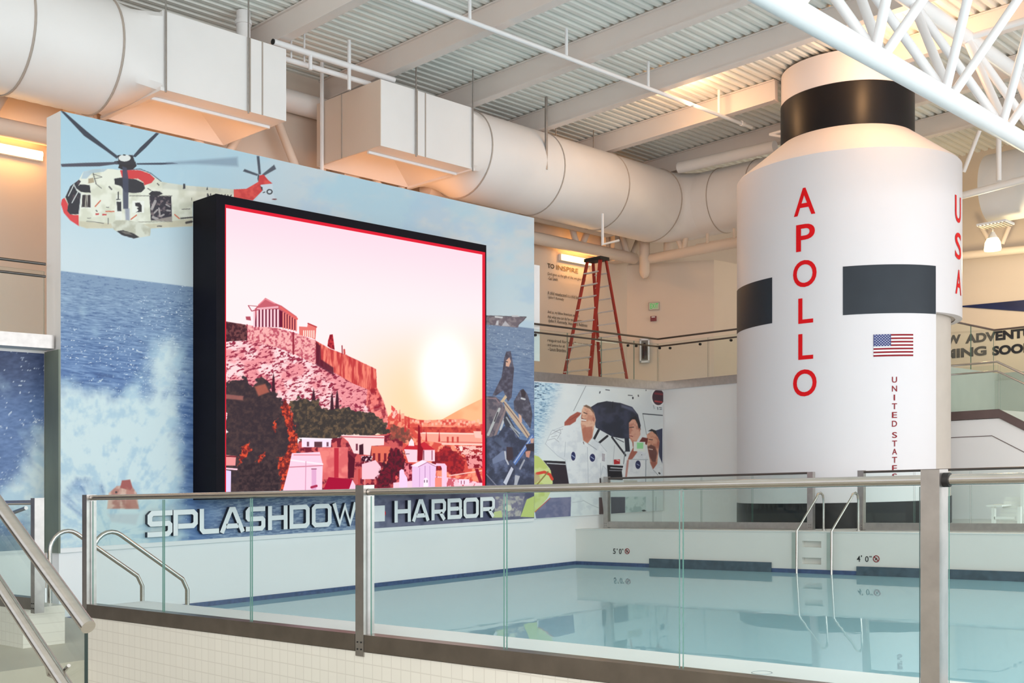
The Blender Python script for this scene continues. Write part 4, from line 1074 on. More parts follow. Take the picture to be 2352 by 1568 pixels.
rgt = smooth(x, 1000, 1120); cv.C[:] = np.where((y > hz(x))[..., None], cv.C * (1 - .35 * rgt[..., None]) + np.array((120, 130, 156)) * .35 * rgt[..., None], cv.C)
plume = np.exp(-((x - (398 - .22 * (y - 760))) / (30 + .17 * np.clip(y - 760, 0, 600))) ** 2) * smooth(y, 720, 900) * 1.1
body = smooth(y - .05 * x, 800, 960) * (1 - smooth(x, 340, 480)) * 1.25
hole = smooth(y, 1060, 1120) * (1 - smooth(np.hypot((x - 195) / 60, (y - 1140) / 70), .5, 1.2)) * .9
splash(cv, np.maximum(plume, body) - hole * .8 - smooth(x, 395, 470) * smooth(y, 900, 1000) * .35)
# foot of the mural
ft = smooth(y - (-.0638) * (x - 138), 1090 - 0, 1140) * smooth(x, 420, 560)
fc = mixc((96, 116, 152), (150, 166, 190), smooth(fbm(x / 9, (y + .06 * x) / 2.2, 1.0, 3, 61), .35, .65))
fc = fc * (1 - smooth(x, 780, 900)[..., None]) + mixc((84, 84, 112), (118, 116, 140), smooth(fbm(x, y, 30, 4, 62), .35, .65)) * smooth(x, 780, 900)[..., None]
cv.blend(ft, fc)
# drifting capsule in the splash
cv.crop(0, 0, 1)
cv.poly([(246, 1168), (250, 1132), (268, 1116), (300, 1112), (314, 1132), (319, 1168)], (196, 150, 136), soft=3, tex=noisy((214, 176, 160), (178, 120, 108), 14))
cv.poly([(276, 1120), (280, 1103), (299, 1101), (304, 1118), (300, 1126)], (164, 82, 78), soft=2)
cv.poly([(290, 1118), (308, 1130), (318, 1168), (288, 1168)], (176, 106, 94), soft=4, alpha=.7); cv.ell(267, 1130, 3, 3, (50, 40, 44))
cv.poly([(246, 1180), (320, 1180), (312, 1205), (256, 1198)], (190, 190, 196), soft=6, alpha=.5)
# helicopter
cv.crop(100, 240, 4.055)
K = (58, 62, 76); CRM = (228, 228, 212)
cv.poly([(1985, 480), (2010, 480), (2025, 650), (2003, 650)], K, soft=2, alpha=.9); cv.poly([(1858, 622), (1872, 600), (1998, 648), (1988, 664)], K, soft=2, alpha=.9); cv.poly([(2148, 560), (2166, 600), (2050, 665), (2036, 650)], K, soft=2, alpha=.85)
cv.poly([(205, 860), (250, 760), (330, 700), (370, 625), (470, 603), (600, 598), (720, 610), (860, 608), (960, 625), (1030, 675), (1100, 720), (1300, 752), (1780, 792), (1780, 880), (1600, 910), (1390, 930), (1390, 1132), (1000, 1152), (640, 1152), (400, 1152), (330, 1130), (250, 1078), (190, 1005), (165, 920)], CRM, tex=noisy((232, 232, 218), (214, 214, 196), 22, .4, .7))
cv.poly([(350, 690), (372, 625), (470, 603), (600, 598), (560, 625), (450, 640), (400, 690)], (150, 178, 204), alpha=.6, soft=2)
cv.poly([(330, 1085), (640, 1108), (1000, 1112), (1390, 1060), (1390, 1132), (1000, 1152), (400, 1152), (330, 1130)], (196, 186, 160), alpha=.7, soft=3)
cv.poly([(1100, 720), (1300, 752), (1780, 792), (1780, 830), (1300, 800), (1110, 780)], (176, 178, 168), alpha=.35, soft=4)
cv.poly([(195, 868), (228, 930), (222, 990), (245, 1024), (326, 1030), (330, 1132), (250, 1080), (188, 1008), (163, 930), (170, 885)], (218, 62, 66))
cv.poly([(204, 860), (250, 760), (330, 700), (348, 715), (305, 790), (348, 830), (330, 1022), (245, 1022), (220, 990), (230, 925)], (44, 40, 52), tex=noisy((40, 38, 48), (78, 62, 70), 10, .5, .75))
for a, b in (((285, 740), (232, 850)), ((325, 805), (265, 915)), ((282, 745), (312, 800)), ((312, 800), (352, 830)), ((352, 830), (330, 1020))): cv.line([a, b], 9, (206, 210, 210))
cv.poly([(305, 780), (340, 742), (430, 750), (440, 822), (350, 815)], (40, 38, 46)); cv.poly([(418, 690), (465, 680), (470, 725), (415, 735)], (176, 160, 134))
cv.poly([(350, 830), (445, 832), (447, 968), (345, 962)], (232, 232, 222)); cv.poly([(362, 840), (437, 842), (438, 958), (354, 955)], (52, 42, 46)); cv.line([(398, 842), (388, 956)], 8, (190, 184, 170)); cv.line([(410, 842), (404, 956)], 6, (200, 196, 186))
cv.poly([(712, 612), (780, 608), (900, 612), (990, 645), (1038, 690), (1005, 730), (940, 752), (930, 722), (880, 690), (790, 692), (735, 690)], (212, 60, 64)); cv.line([(780, 608), (900, 600), (1000, 640), (1095, 715)], 7, (70, 80, 96))
cv.poly([(658, 690), (720, 680), (860, 697), (930, 730), (946, 780), (912, 816), (850, 824), (760, 817), (720, 760), (664, 742)], (44, 42, 50))
cv.poly([(695, 590), (715, 530), (855, 530), (868, 572), (832, 604), (740, 610)], (46, 40, 46)); cv.poly([(655, 530), (720, 520), (735, 560), (665, 555)], (46, 42, 50))
cv.poly([(690, 470), (830, 470), (860, 560), (700, 560)], (50, 46, 54)); cv.ell(755, 498, 58, 33, (226, 228, 226)); cv.ell(752, 470, 18, 8, (40, 40, 46))
cv.poly([(158, 58), (188, 62), (405, 250), (605, 412), (695, 482), (682, 506), (588, 436), (378, 292)], K, soft=1.2)
cv.poly([(1048, 262), (1078, 268), (955, 400), (855, 492), (830, 482), (900, 400)], K, soft=1.2)
cv.poly([(160, 553), (380, 543), (690, 534), (690, 553), (520, 575), (170, 580)], (78, 76, 90), soft=1.5)
cv.poly([(865, 546), (1200, 540), (1250, 550), (1100, 560), (870, 560)], (60, 66, 84), soft=1.5); cv.poly([(1150, 540), (1805, 490), (1812, 575), (1400, 552), (1150, 556)], (118, 136, 158), alpha=.6, soft=7)
cv.poly([(735, 575), (775, 590), (792, 700), (790, 972), (742, 970), (736, 700)], (66, 70, 92), alpha=.92, soft=2); cv.poly([(758, 970), (800, 970), (805, 1180), (772, 1180)], (96, 104, 140), alpha=.55, soft=4)
cv.poly([(672, 840), (730, 840), (730, 1075), (668, 1075)], (232, 234, 228), alpha=.6); cv.poly([(680, 905), (724, 905), (726, 995), (688, 992)], (46, 46, 54)); cv.line([(697, 815), (697, 880)], 10, (50, 50, 56)); cv.line([(680, 884), (712, 884)], 8, (50, 50, 56))
cv.line([(800, 850), (1195, 850)], 7, (120, 118, 110)); cv.line([(800, 1095), (1200, 1090)], 7, (150, 146, 132)); cv.line([(1000, 850), (1005, 1090)], 5, (150, 146, 132))
cv.poly([(828, 895), (936, 897), (936, 1008), (826, 1006)], (238, 238, 230)); cv.poly([(852, 915), (895, 912), (915, 940), (915, 1000), (862, 1003), (885, 985), (868, 965), (890, 955), (856, 945)], (46, 42, 48))
cv.poly([(978, 832), (1010, 805), (1080, 808), (1112, 830), (1062, 852), (1000, 850)], (42, 38, 46))
cv.poly([(985, 850), (1190, 855), (1196, 1088), (1000, 1078)], (50, 44, 54), tex=noisy((46, 40, 52), (120, 104, 108), 7, .55, .72)); 
for a, b, w_ in (((1010, 970), (1040, 900), 26), ((1075, 965), (1085, 1040), 14), ((1140, 930), (1175, 950), 12), ((1020, 1050), (1060, 1065), 24), ((1150, 985), (1180, 990), 14), ((1030, 1010), (1060, 980), 16), ((1100, 1035), (1120, 1025), 16)): cv.line([a, b], w_, (186, 178, 176), .85)
cv.poly([(1060, 1068), (1196, 1040), (1196, 1088), (1010, 1080)], (150, 140, 134), soft=2)
cv.poly([(628, 1112), (665, 1080), (780, 1075), (900, 1098), (1000, 1150), (992, 1222), (850, 1246), (740, 1216), (655, 1165)], (206, 206, 190), tex=noisy((216, 216, 202), (188, 186, 168), 16)); cv.poly([(680, 1178), (740, 1170), (840, 1200), (892, 1235), (842, 1248), (730, 1216)], (46, 42, 46)); cv.poly([(715, 1180), (790, 1186), (830, 1215), (760, 1205)], (112, 106, 100))
for a, b in (((530, 895), (482, 948)), ((582, 995), (655, 996)), ((815, 1068), (865, 1030)), ((1265, 1062), (1222, 1025))): cv.line([a, b], 11, (206, 104, 74))
cv.poly([(485, 1012), (515, 1012), (515, 1028), (485, 1028)], (196, 60, 60)); cv.poly([(548, 1018), (588, 1018), (588, 1032), (548, 1032)], (196, 60, 60))
for a, b, w_ in (((462, 640), (490, 740), 8), ((490, 740), (540, 780), 6), ((470, 650), (545, 675), 5), ((545, 675), (480, 690), 5), ((400, 1085), (560, 1105), 5), ((602, 1060), (602, 1110), 8), ((585, 957), (608, 957), 6), ((490, 985), (498, 995), 10), ((410, 1058), (440, 1058), 5), ((1290, 975), (1365, 972), 6), ((1280, 1060), (1385, 1050), 14), ((1330, 1100), (1380, 1090), 22), ((612, 765), (634, 790), 14), ((1060, 735), (1075, 750), 10), ((970, 780), (1000, 800), 8), ((1060, 1132), (1100, 1132), 10), ((1380, 870), (1380, 890), 5)): cv.line([a, b], w_, (62, 58, 60), .85)
cv.poly([(1298, 785), (1302, 738), (1318, 738), (1322, 785)], (52, 52, 62)); cv.poly([(1515, 795), (1526, 764), (1532, 796)], (52, 52, 62)); cv.poly([(1632, 800), (1634, 780), (1648, 780), (1650, 805)], (196, 198, 196))
nv = 832
for u0, g in ((1528, [(0, 45, 0, 0), (0, 0, 28, 45), (28, 45, 28, 0)]), (1585, [(0, 45, 16, 0), (16, 0, 32, 45)]), (1660, [(0, 0, 16, 45), (16, 45, 32, 0)]), (1715, [(0, 0, 16, 22), (16, 22, 34, 0), (16, 22, 16, 45)])):
    for a, b, c_, d_ in g: cv.line([(u0 + a, nv + b + (u0 - 1528) * .06), (u0 + c_, nv + d_ + (u0 - 1528) * .06)], 10, (40, 38, 50))
cv.poly([(1772, 790), (1890, 784), (2000, 720), (2010, 660), (2050, 652), (2090, 700), (2132, 735), (2020, 748), (2040, 800), (1950, 892), (1772, 872)], (222, 70, 66), tex=noisy((226, 78, 70), (204, 52, 54), 14))
cv.poly([(2020, 748), (2132, 738), (2140, 830), (2165, 885), (2120, 905), (1960, 905), (2042, 800)], (204, 216, 226)); cv.poly([(2010, 655), (2000, 720), (1992, 690), (1996, 650)], (70, 72, 84)); cv.poly([(2020, 760), (2040, 770), (2042, 800), (2028, 790)], (70, 56, 60))
cv.ell(2105, 812, 30, 27, (46, 50, 58)); cv.ell(2105, 812, 19, 16, (204, 216, 226)); cv.line([(2045, 820), (2062, 815)], 8, (46, 50, 58)); cv.ell(2150, 882, 28, 8, (110, 44, 52))
# aircraft carrier and swimmers on the raft at the right end
cv.crop(1110, 700, 3.5615)
cv.poly([(-80, 85), (130, 88), (250, 96), (352, 98), (332, 128), (292, 160), (284, 186), (100, 168), (-80, 150)], (134, 122, 128), tex=noisy((140, 128, 132), (112, 100, 110), 6)); cv.line([(-80, 86), (250, 96), (350, 98)], 6, (82, 78, 88)); cv.poly([(92, 90), (160, 96), (158, 110), (96, 104)], (214, 214, 216)); cv.poly([(230, 84), (280, 84), (300, 98), (235, 98)], (200, 200, 204)); cv.poly([(110, 130), (125, 128), (124, 165), (100, 165)], (206, 202, 206), soft=2); cv.poly([(180, 130), (220, 175), (150, 172)], (190, 186, 192), soft=2); cv.line([(352, 100), (290, 160)], 5, (90, 84, 92))
D1 = noisy((70, 64, 80), (108, 104, 122), 7, .3, .85, oct=4)
cv.poly([(188, 382), (224, 378), (236, 440), (252, 520), (242, 640), (232, 756), (202, 792), (163, 700), (104, 742), (74, 742), (150, 588), (163, 500), (173, 430)], 0, tex=D1); cv.poly([(185, 456), (214, 428), (226, 462), (210, 506), (184, 500)], (224, 176, 154)); cv.line([(186, 462), (198, 466)], 8, (60, 50, 56))
cv.poly([(300, 700), (326, 684), (362, 730), (392, 830), (402, 900), (386, 1012), (348, 960), (300, 900), (254, 860), (248, 790)], 0, tex=noisy((74, 70, 84), (114, 110, 126), 7, .3, .85, oct=4)); cv.poly([(306, 702), (330, 690), (348, 724), (338, 758), (314, 752)], (58, 48, 56)); cv.line([(312, 764), (340, 772)], 14, (206, 206, 210))
cv.poly([(-60, 742), (100, 748), (150, 790), (180, 850), (90, 1130), (30, 1130), (-60, 1100)], (118, 104, 116), tex=noisy((128, 114, 122), (92, 84, 98), 8)); cv.line([(-60, 760), (100, 765), (130, 800)], 8, (160, 130, 136)); cv.line([(132, 850), (40, 1062)], 20, (196, 196, 196)); cv.line([(118, 880), (92, 950)], 12, (88, 82, 90)); cv.line([(186, 850), (70, 1130)], 18, (150, 128, 130)); cv.line([(172, 930), (140, 1020)], 16, (206, 206, 208))
cv.poly([(140, 790), (180, 735), (195, 755), (160, 800)], (218, 190, 156))
cv.poly([(165, 775), (190, 798), (292, 930), (384, 1060), (360, 1092), (270, 980), (178, 850)], (206, 182, 160)); cv.line([(170, 800), (285, 945), (372, 1080)], 6, (110, 70, 70)); cv.poly([(288, 888), (312, 908), (318, 958), (298, 968)], (222, 178, 158))
cv.poly([(185, 870), (300, 1080), (200, 1060), (165, 940)], (62, 62, 76), soft=2); cv.line([(190, 920), (240, 1000), (295, 1050)], 12, (196, 198, 202), .8); cv.line([(220, 990), (290, 1076)], 8, (206, 208, 210), .8)
cv.poly([(-60, 1110), (60, 1080), (120, 1060), (170, 990), (232, 1010), (300, 1100), (420, 1120), (425, 1520), (-60, 1520)], 0, tex=noisy((56, 60, 82), (104, 112, 144), 12, .3, .8, oct=4)); cv.poly([(72, 1262), (160, 1190), (192, 1200), (182, 1262), (80, 1302)], (124, 134, 166), soft=2); cv.line([(178, 1200), (186, 1262), (205, 1302)], 12, (206, 206, 216)); cv.poly([(190, 1160), (238, 1165), (246, 1245), (222, 1292), (190, 1262)], (64, 48, 58), soft=2); cv.line([(110, 1100), (170, 1150)], 40, (86, 96, 124), .7)
cv.poly([(230, 1322), (248, 1342), (188, 1475), (164, 1452)], (216, 216, 230)); cv.poly([(402, 1055), (418, 1090), (262, 1312), (240, 1290)], (96, 128, 196)); cv.line([(400, 1075), (255, 1290)], 7, (196, 206, 226)); cv.line([(225, 1280), (300, 1390)], 24, (78, 84, 110)); cv.poly([(345, 1200), (388, 1188), (376, 1250), (350, 1242)], (216, 152, 132)); cv.poly([(386, 1094), (416, 1090), (410, 1130), (388, 1130)], (216, 168, 150)); cv.poly([(345, 1140), (420, 1130), (420, 1200), (360, 1190)], (58, 46, 54), soft=2)
cv.line([(20, 1380), (110, 1480)], 8, (140, 140, 160)); cv.line([(335, 1270), (300, 1340)], 14, (196, 196, 206), .8); cv.poly([(260, 1390), (300, 1400), (270, 1490), (250, 1500)], (190, 190, 200)); cv.poly([(395, 1500), (470, 1420), (470, 1520)], (196, 206, 120))
cv.crop(1100, 850, 3.1367)
cv.poly([(100, 910), (330, 905), (300, 1050), (120, 1062)], (170, 164, 172), tex=noisy((190, 182, 178), (128, 122, 146), 9)); cv.poly([(110, 1020), (160, 1010), (170, 1060), (90, 1062)], (206, 212, 150)); cv.ell(212, 992, 25, 24, (226, 222, 200)); cv.poly([(300, 1055), (345, 930), (400, 905), (420, 905), (410, 1060)], (204, 216, 128))
cv.mesh('printed_picture', pm, mu)

# ---- astronaut picture on the wall right of the mural
z0a = .245; a_y1 = 22.52
ma = thing('mural_panel', 'printed mural of saluting astronauts in white suits beside a capsule', 'mural', (XA, 20.2, .4))
MB().box(-15.948, XA - .004, 17.875, a_y1, .29, 3.17).build('backing_board', M['wallwhite'], ma)
cv = Canvas(XA, 17.875, a_y1, .30, 3.165, .0078)
cv.C[:] = (224, 230, 231)
x, y = cv.PX, cv.PY; u = (x - 1225) * 4.751; v = (y - 880) * 4.751
cv.blend(np.clip(smooth(fbm(x, y, 60, 4, 8), .4, .7) * .3, 0, 1), (206, 214, 220))
seam = 250 - .28 * v
sb = smooth(u - (330 - .35 * v), 60, -160)
wv = fbm(x / 6, (y - .1 * x) / 1.5, 1.0, 3, 71)
seac = mixc((124, 162, 192), (196, 218, 230), smooth(wv, .3, .6)); seac = seac * (1 - (smooth(wv, .42, .3) * smooth(v, 420, 60) * smooth(u, 220, 40))[..., None]) + np.array((46, 66, 96)) * (smooth(wv, .42, .3) * smooth(v, 420, 60) * smooth(u, 220, 40))[..., None]
cv.blend(sb * (v < 860), seac)
cv.crop(1225, 880, 4.751)
cv.line([(578, 20), (440, 300)], 7, (150, 156, 160)); cv.line([(1195, 332), (1408, 350)], 11, (60, 66, 76)); cv.line([(1195, 340), (1235, 560)], 6, (140, 148, 152)); cv.line([(480, 20), (1400, 75)], 8, (180, 186, 188))
for a, b, w_ in (((728, 92), (724, 106), 12), ((790, 70), (830, 76), 9), ((1035, 130), (1080, 134), 8), ((1145, 130), (1147, 142), 12), ((1230, 70), (1230, 80), 8)): cv.line([a, b], w_, (70, 74, 84))
cv.ell(1086, 160, 11, 16, (50, 54, 66)); cv.ell(1362, 152, 82, 100, (238, 240, 240)); cv.ell(1364, 152, 66, 86, (66, 40, 52)); cv.line([(1330, 110), (1405, 120)], 22, (150, 50, 60), .7); cv.line([(1330, 195), (1400, 205)], 18, (200, 60, 64), .8)
cv.line([(1310, 240), (1320, 275)], 8, (170, 176, 180)); cv.line([(1355, 262), (1360, 286)], 9, (110, 116, 122)); cv.line([(1375, 264), (1400, 268)], 8, (110, 116, 122)); cv.line([(1380, 284), (1400, 284)], 8, (110, 116, 122))
cv.poly([(622, 262), (700, 214), (800, 194), (950, 214), (1080, 258), (1142, 340), (1172, 460), (1152, 560), (1080, 602), (970, 602), (860, 582), (680, 482), (655, 350)], (44, 48, 66), tex=noisy((40, 44, 60), (58, 62, 84), 20)); cv.poly([(960, 230), (1080, 270), (1130, 340), (1080, 300), (960, 262)], (96, 102, 128), soft=4, alpha=.8); cv.line([(868, 200), (862, 270)], 6, (22, 24, 36))
cv.line([(712, 512), (655, 622)], 26, (36, 36, 44)); cv.line([(808, 575), (705, 660)], 24, (36, 36, 44)); cv.line([(858, 588), (1008, 788)], 20, (40, 42, 52)); cv.poly([(995, 595), (1042, 595), (1055, 745), (1005, 745)], (40, 44, 58)); cv.line([(900, 600), (985, 640)], 9, (80, 84, 96)); cv.line([(1000, 740), (985, 880)], 9, (120, 126, 132))
cv.poly([(680, 480), (860, 585), (1000, 790), (1000, 890), (760, 860)], (222, 228, 230), alpha=.0)
cv.line([(885, 680), (870, 880)], 6, (180, 186, 190)); cv.poly([(878, 832), (945, 830), (945, 880), (880, 884)], (188, 34, 40)); cv.line([(912, 838), (935, 845)], 10, (240, 200, 190))
cv.poly([(108, 842), (348, 852), (402, 1145), (202, 1145), (205, 1040), (180, 930)], (44, 34, 44)); cv.line([(140, 850), (345, 862)], 14, (30, 30, 36)); cv.line([(150, 872), (350, 884)], 10, (206, 210, 214))
cv.poly([(805, 890), (985, 900), (985, 1055), (815, 1050)], (24, 22, 30)); cv.line([(845, 920), (980, 928)], 11, (206, 210, 214)); cv.line([(830, 950), (975, 955)], 7, (160, 164, 170))
cv.poly([(0, 780), (60, 800), (112, 852), (190, 950), (212, 1080), (200, 1160), (150, 1260), (60, 1360), (20, 1400), (-10, 1400), (-10, 780)], (206, 218, 140), tex=noisy((212, 222, 150), (196, 208, 118), 18)); cv.line([(40, 985), (120, 968), (180, 995), (206, 1045)], 30, (222, 72, 52)); cv.line([(160, 965), (20, 1130)], 14, (150, 130, 70)); cv.poly([(-10, 960), (60, 1000), (80, 1050), (-10, 1110)], (190, 160, 130), soft=3, alpha=.7)
WS = noisy((228, 233, 235), (214, 220, 225), 12, .4, .75)
cv.poly([(328, 470), (352, 400), (430, 442), (520, 450), (545, 640), (650, 600), (735, 660), (800, 745), (800, 900), (812, 1130), (730, 1140), (718, 1440), (412, 1455), (395, 1130), (352, 840), (270, 795), (132, 662), (200, 520)], 0, tex=WS)
for p in ([(132, 660), (200, 520), (328, 470)], [(132, 662), (270, 795), (350, 840), (395, 1130)], [(735, 870), (735, 1130)], [(352, 640), (340, 800)], [(640, 600), (730, 660), (800, 745)], [(545, 640), (590, 660), (600, 1120)], [(740, 1000), (760, 900), (800, 940), (810, 1040)]): cv.line(p, 6, (176, 184, 192), .8)
for p in ([(210, 510), (300, 545)], [(190, 560), (290, 500), (300, 530)], [(250, 520), (320, 500)], [(262, 605), (300, 540)], [(160, 620), (230, 600), (280, 640)], [(200, 585), (260, 570)]): cv.line(p, 7, (150, 154, 162), .6)
cv.poly([(340, 425), (400, 360), (480, 312), (526, 324), (505, 352), (470, 385), (462, 415), (400, 455), (340, 462)], (168, 88, 74), soft=2); cv.line([(400, 400), (500, 340)], 7, (130, 60, 54), .7)
cv.poly([(530, 290), (552, 246), (620, 256), (664, 320), (682, 400), (664, 480), (642, 590), (592, 655), (545, 620), (530, 520), (518, 440), (526, 350)], (218, 168, 142), soft=2, tex=noisy((228, 182, 156), (206, 146, 122), 10)); cv.poly([(545, 247), (578, 234), (622, 256), (655, 300), (660, 330), (620, 280), (580, 262)], (116, 92, 78), soft=1.5); cv.ell(658, 392, 16, 28, (186, 122, 104))
cv.poly([(530, 500), (560, 480), (645, 470), (642, 590), (592, 655), (548, 622)], (178, 108, 88), soft=3, alpha=.8); cv.line([(550, 318), (585, 332)], 9, (72, 48, 46)); cv.line([(528, 398), (572, 404)], 15, (240, 232, 226)); cv.line([(526, 386), (572, 392)], 5, (96, 44, 42)); cv.line([(530, 412), (568, 414)], 5, (130, 60, 56)); cv.line([(530, 340), (522, 375), (540, 380)], 6, (150, 92, 78))
cv.poly([(545, 640), (592, 655), (600, 700), (555, 670)], (232, 236, 238)); cv.line([(592, 655), (690, 722)], 7, (150, 158, 166)); cv.line([(545, 640), (552, 662)], 7, (96, 80, 80))
for cx_, cy_, rx, ry in ((436, 795, 31, 56), (645, 812, 36, 50)): cv.ell(cx_, cy_, rx, ry, (240, 240, 242)); cv.ell(cx_, cy_, rx - 5, ry - 5, (36, 44, 92)); cv.line([(cx_ - 16, cy_ - 10), (cx_ + 14, cy_ + 12)], 9, (170, 182, 214))
for k in range(6): cv.line([(752, 772 + k * 14), (778, 776 + k * 14)], 6, (110, 84, 100))
cv.poly([(715, 1245), (748, 1245), (770, 1430), (718, 1430)], (104, 84, 88)); cv.line([(730, 1040), (735, 1140)], 14, (60, 54, 60)); cv.line([(540, 1275), (640, 1330), (715, 1360)], 6, (180, 188, 194)); cv.line([(430, 1300), (540, 1285)], 6, (190, 198, 204))
cv.poly([(1018, 770), (1060, 748), (1170, 735), (1240, 760), (1245, 1140), (985, 1140), (965, 960)], 0, tex=WS)
cv.poly([(1042, 430), (1080, 388), (1130, 396), (1164, 480), (1168, 560), (1122, 642), (1080, 645), (1046, 590)], (206, 150, 128), soft=2, tex=noisy((218, 164, 142), (194, 132, 112), 8)); cv.poly([(1036, 435), (1060, 380), (1118, 358), (1156, 420), (1172, 505), (1152, 505), (1136, 440), (1110, 392), (1078, 392)], (36, 32, 38)); cv.line([(1050, 482), (1095, 478)], 8, (60, 44, 44)); cv.line([(1050, 572), (1085, 580)], 8, (140, 66, 62)); cv.ell(1160, 505, 10, 22, (186, 122, 104))
cv.poly([(1055, 765), (1095, 690), (1135, 750), (1075, 832), (1030, 830)], (168, 98, 82), soft=2); cv.poly([(1080, 640), (1120, 645), (1100, 700), (1085, 690)], (170, 106, 90), soft=2); cv.poly([(1020, 840), (1045, 830), (1020, 1040), (1000, 1040)], (176, 100, 86), soft=2, alpha=.7)
cv.ell(1142, 888, 30, 48, (36, 42, 84)); cv.line([(1130, 880), (1155, 895)], 9, (150, 164, 200)); cv.line([(1070, 830), (1250, 832)], 8, (170, 180, 186)); cv.line([(1228, 840), (1225, 1100)], 9, (150, 160, 168))
cv.poly([(1335, 515), (1408, 492), (1408, 875), (1375, 800)], (52, 58, 86))
cv.poly([(1238, 560), (1290, 520), (1340, 530), (1378, 632), (1362, 780), (1352, 880), (1312, 935), (1280, 880), (1246, 700)], (204, 146, 120), soft=2, tex=noisy((216, 158, 132), (190, 126, 104), 8)); cv.poly([(1250, 522), (1290, 498), (1336, 515), (1360, 590), (1340, 560), (1300, 524)], (34, 30, 36)); cv.poly([(1246, 690), (1285, 668), (1330, 692), (1352, 760), (1335, 860), (1300, 860), (1268, 800)], (98, 56, 52), soft=3, alpha=.9); cv.line([(1262, 612), (1300, 616)], 8, (60, 40, 40)); cv.line([(1262, 716), (1300, 722)], 9, (226, 206, 196)); cv.ell(1362, 660, 14, 34, (176, 108, 90)); cv.poly([(1275, 860), (1345, 860), (1330, 925), (1308, 945)], (158, 92, 76), soft=3)
cv.poly([(1278, 950), (1305, 940), (1352, 880), (1410, 895), (1410, 1140), (1278, 1140)], 0, tex=WS); cv.line([(1310, 945), (1360, 1000)], 6, (150, 160, 168)); cv.line([(1372, 978), (1380, 985)], 16, (40, 40, 50))
cv.poly([(1155, 640), (1190, 588), (1252, 600), (1238, 672), (1215, 660)], (112, 42, 38), soft=2)
cv.poly([(1094, 634), (1222, 640), (1216, 742), (1094, 740)], (226, 234, 226)); cv.poly([(1130, 646), (1200, 648), (1198, 714), (1130, 712)], (150, 222, 156)); cv.ell(1182, 780, 8, 6, (60, 66, 76))
cv.poly([(18, 1402), (180, 1250), (412, 1240), (406, 1452), (30, 1478)], (124, 124, 156), tex=noisy((132, 130, 160), (110, 112, 146), 14)); cv.line([(18, 1402), (182, 1252)], 9, (206, 110, 80))
cv.poly([(845, 1240), (1002, 1240), (1002, 1512), (850, 1512)], (84, 82, 96)); cv.poly([(1005, 1240), (1228, 1235), (1228, 1490), (1005, 1505)], (196, 208, 206), tex=noisy((210, 222, 220), (176, 194, 194), 10)); cv.poly([(1180, 1385), (1210, 1378), (1235, 1392), (1200, 1400)], (50, 54, 60)); cv.line([(1338, 1240), (1335, 1480)], 7, (170, 184, 184)); cv.poly([(985, 1055), (1130, 1060), (1160, 1130), (990, 1130)], (196, 196, 186), soft=2); cv.poly([(1345, 1075), (1385, 1075), (1385, 1125), (1340, 1125)], (60, 66, 74), soft=2)
cv.mesh('printed_picture', pm, ma)

# ---- splash print on the low wall left of the mural
ml = thing('mural_panel', 'dark blue sea and splash print under the left balcony', 'mural', (-16.35, 5, .3))
MB().box(-16.358, -16.349, 3.0, 7.595, .26, 3.15).build('backing_board', M['wallwhite'], ml)
cv = Canvas(-16.345, 3.0, 7.595, .3, 3.15, .016)
x, y = cv.PX, cv.PY
cv.C[:] = mixc((52, 66, 104), (92, 118, 164), smooth(y, 820, 960)) + (fbm(x / 12, y / 4, 1.0, 3, 21)[..., None] - .5) * 46
sp = smooth(fbm(x, y, 5, 2, 33), .78, .84)
cv.blend(sp * .9, (206, 216, 230))
splash(cv, smooth(y + 1.1 * (x - 60), 940, 1180) * .95 - smooth(y, 1120, 1220) * .45 * smooth(x, 110, 30), 111)
cv.blend(smooth(y, 1200, 1260) * .5, (84, 96, 112))
cv.mesh('printed_picture', pm, ml)

# ---- picture on the LED screen
root, sx, sy0, sy1, sz0, sz1 = SCREEN
cv = Canvas(sx, sy0, sy1, sz0, sz1, .0075)
x, y = cv.PX, cv.PY
skyc = mixc((255, 212, 226), (255, 234, 236), smooth(y + .15 * (1117 - x), 520, 760)); w2 = smooth(y, 700, 930) * smooth(x, 700, 980)
skyc = skyc * (1 - w2[..., None]) + np.array((252, 214, 168)) * w2[..., None]
cv.C[:] = skyc
r = np.hypot((x - 1022) / 62, (y - 858) / 92); cv.blend(np.exp(-(np.clip(r - .55, 0, 9) / .55) ** 2), (255, 255, 252))
cv.crop(800, 780, 4.356)
cv.poly([(900, 820), (1000, 762), (1130, 690), (1345, 585), (1400, 560), (1400, 900), (900, 900)], (248, 180, 132), tex=noisy((250, 186, 138), (244, 170, 124), 40))
cv.poly([(370, 800), (440, 720), (520, 745), (620, 780), (700, 800), (800, 805), (900, 800), (1150, 790), (1400, 860), (1400, 1560), (300, 1560)], 0, tex=noisy((246, 150, 122), (216, 84, 74), 10, .4, .62))
for k in range(26):
    uu = 640 + k * 28 + random.uniform(-8, 8); vv = 806 + random.uniform(-12, 30); cv.poly([(uu, vv), (uu + 22, vv), (uu + 22, vv + 26), (uu, vv + 26)], (255, 190, 166), alpha=.8)
cv.poly([(620, 880), (760, 870), (1345, 880), (1345, 950), (720, 930)], 0, tex=noisy((214, 84, 70), (178, 58, 58), 9))
cv.poly([(430, 780), (430, 655), (445, 665), (500, 720), (505, 800)], (220, 84, 78), tex=noisy((226, 90, 84), (248, 190, 176), 8, .5, .6)); cv.poly([(530, 735), (560, 735), (560, 790), (530, 790)], (246, 176, 150))
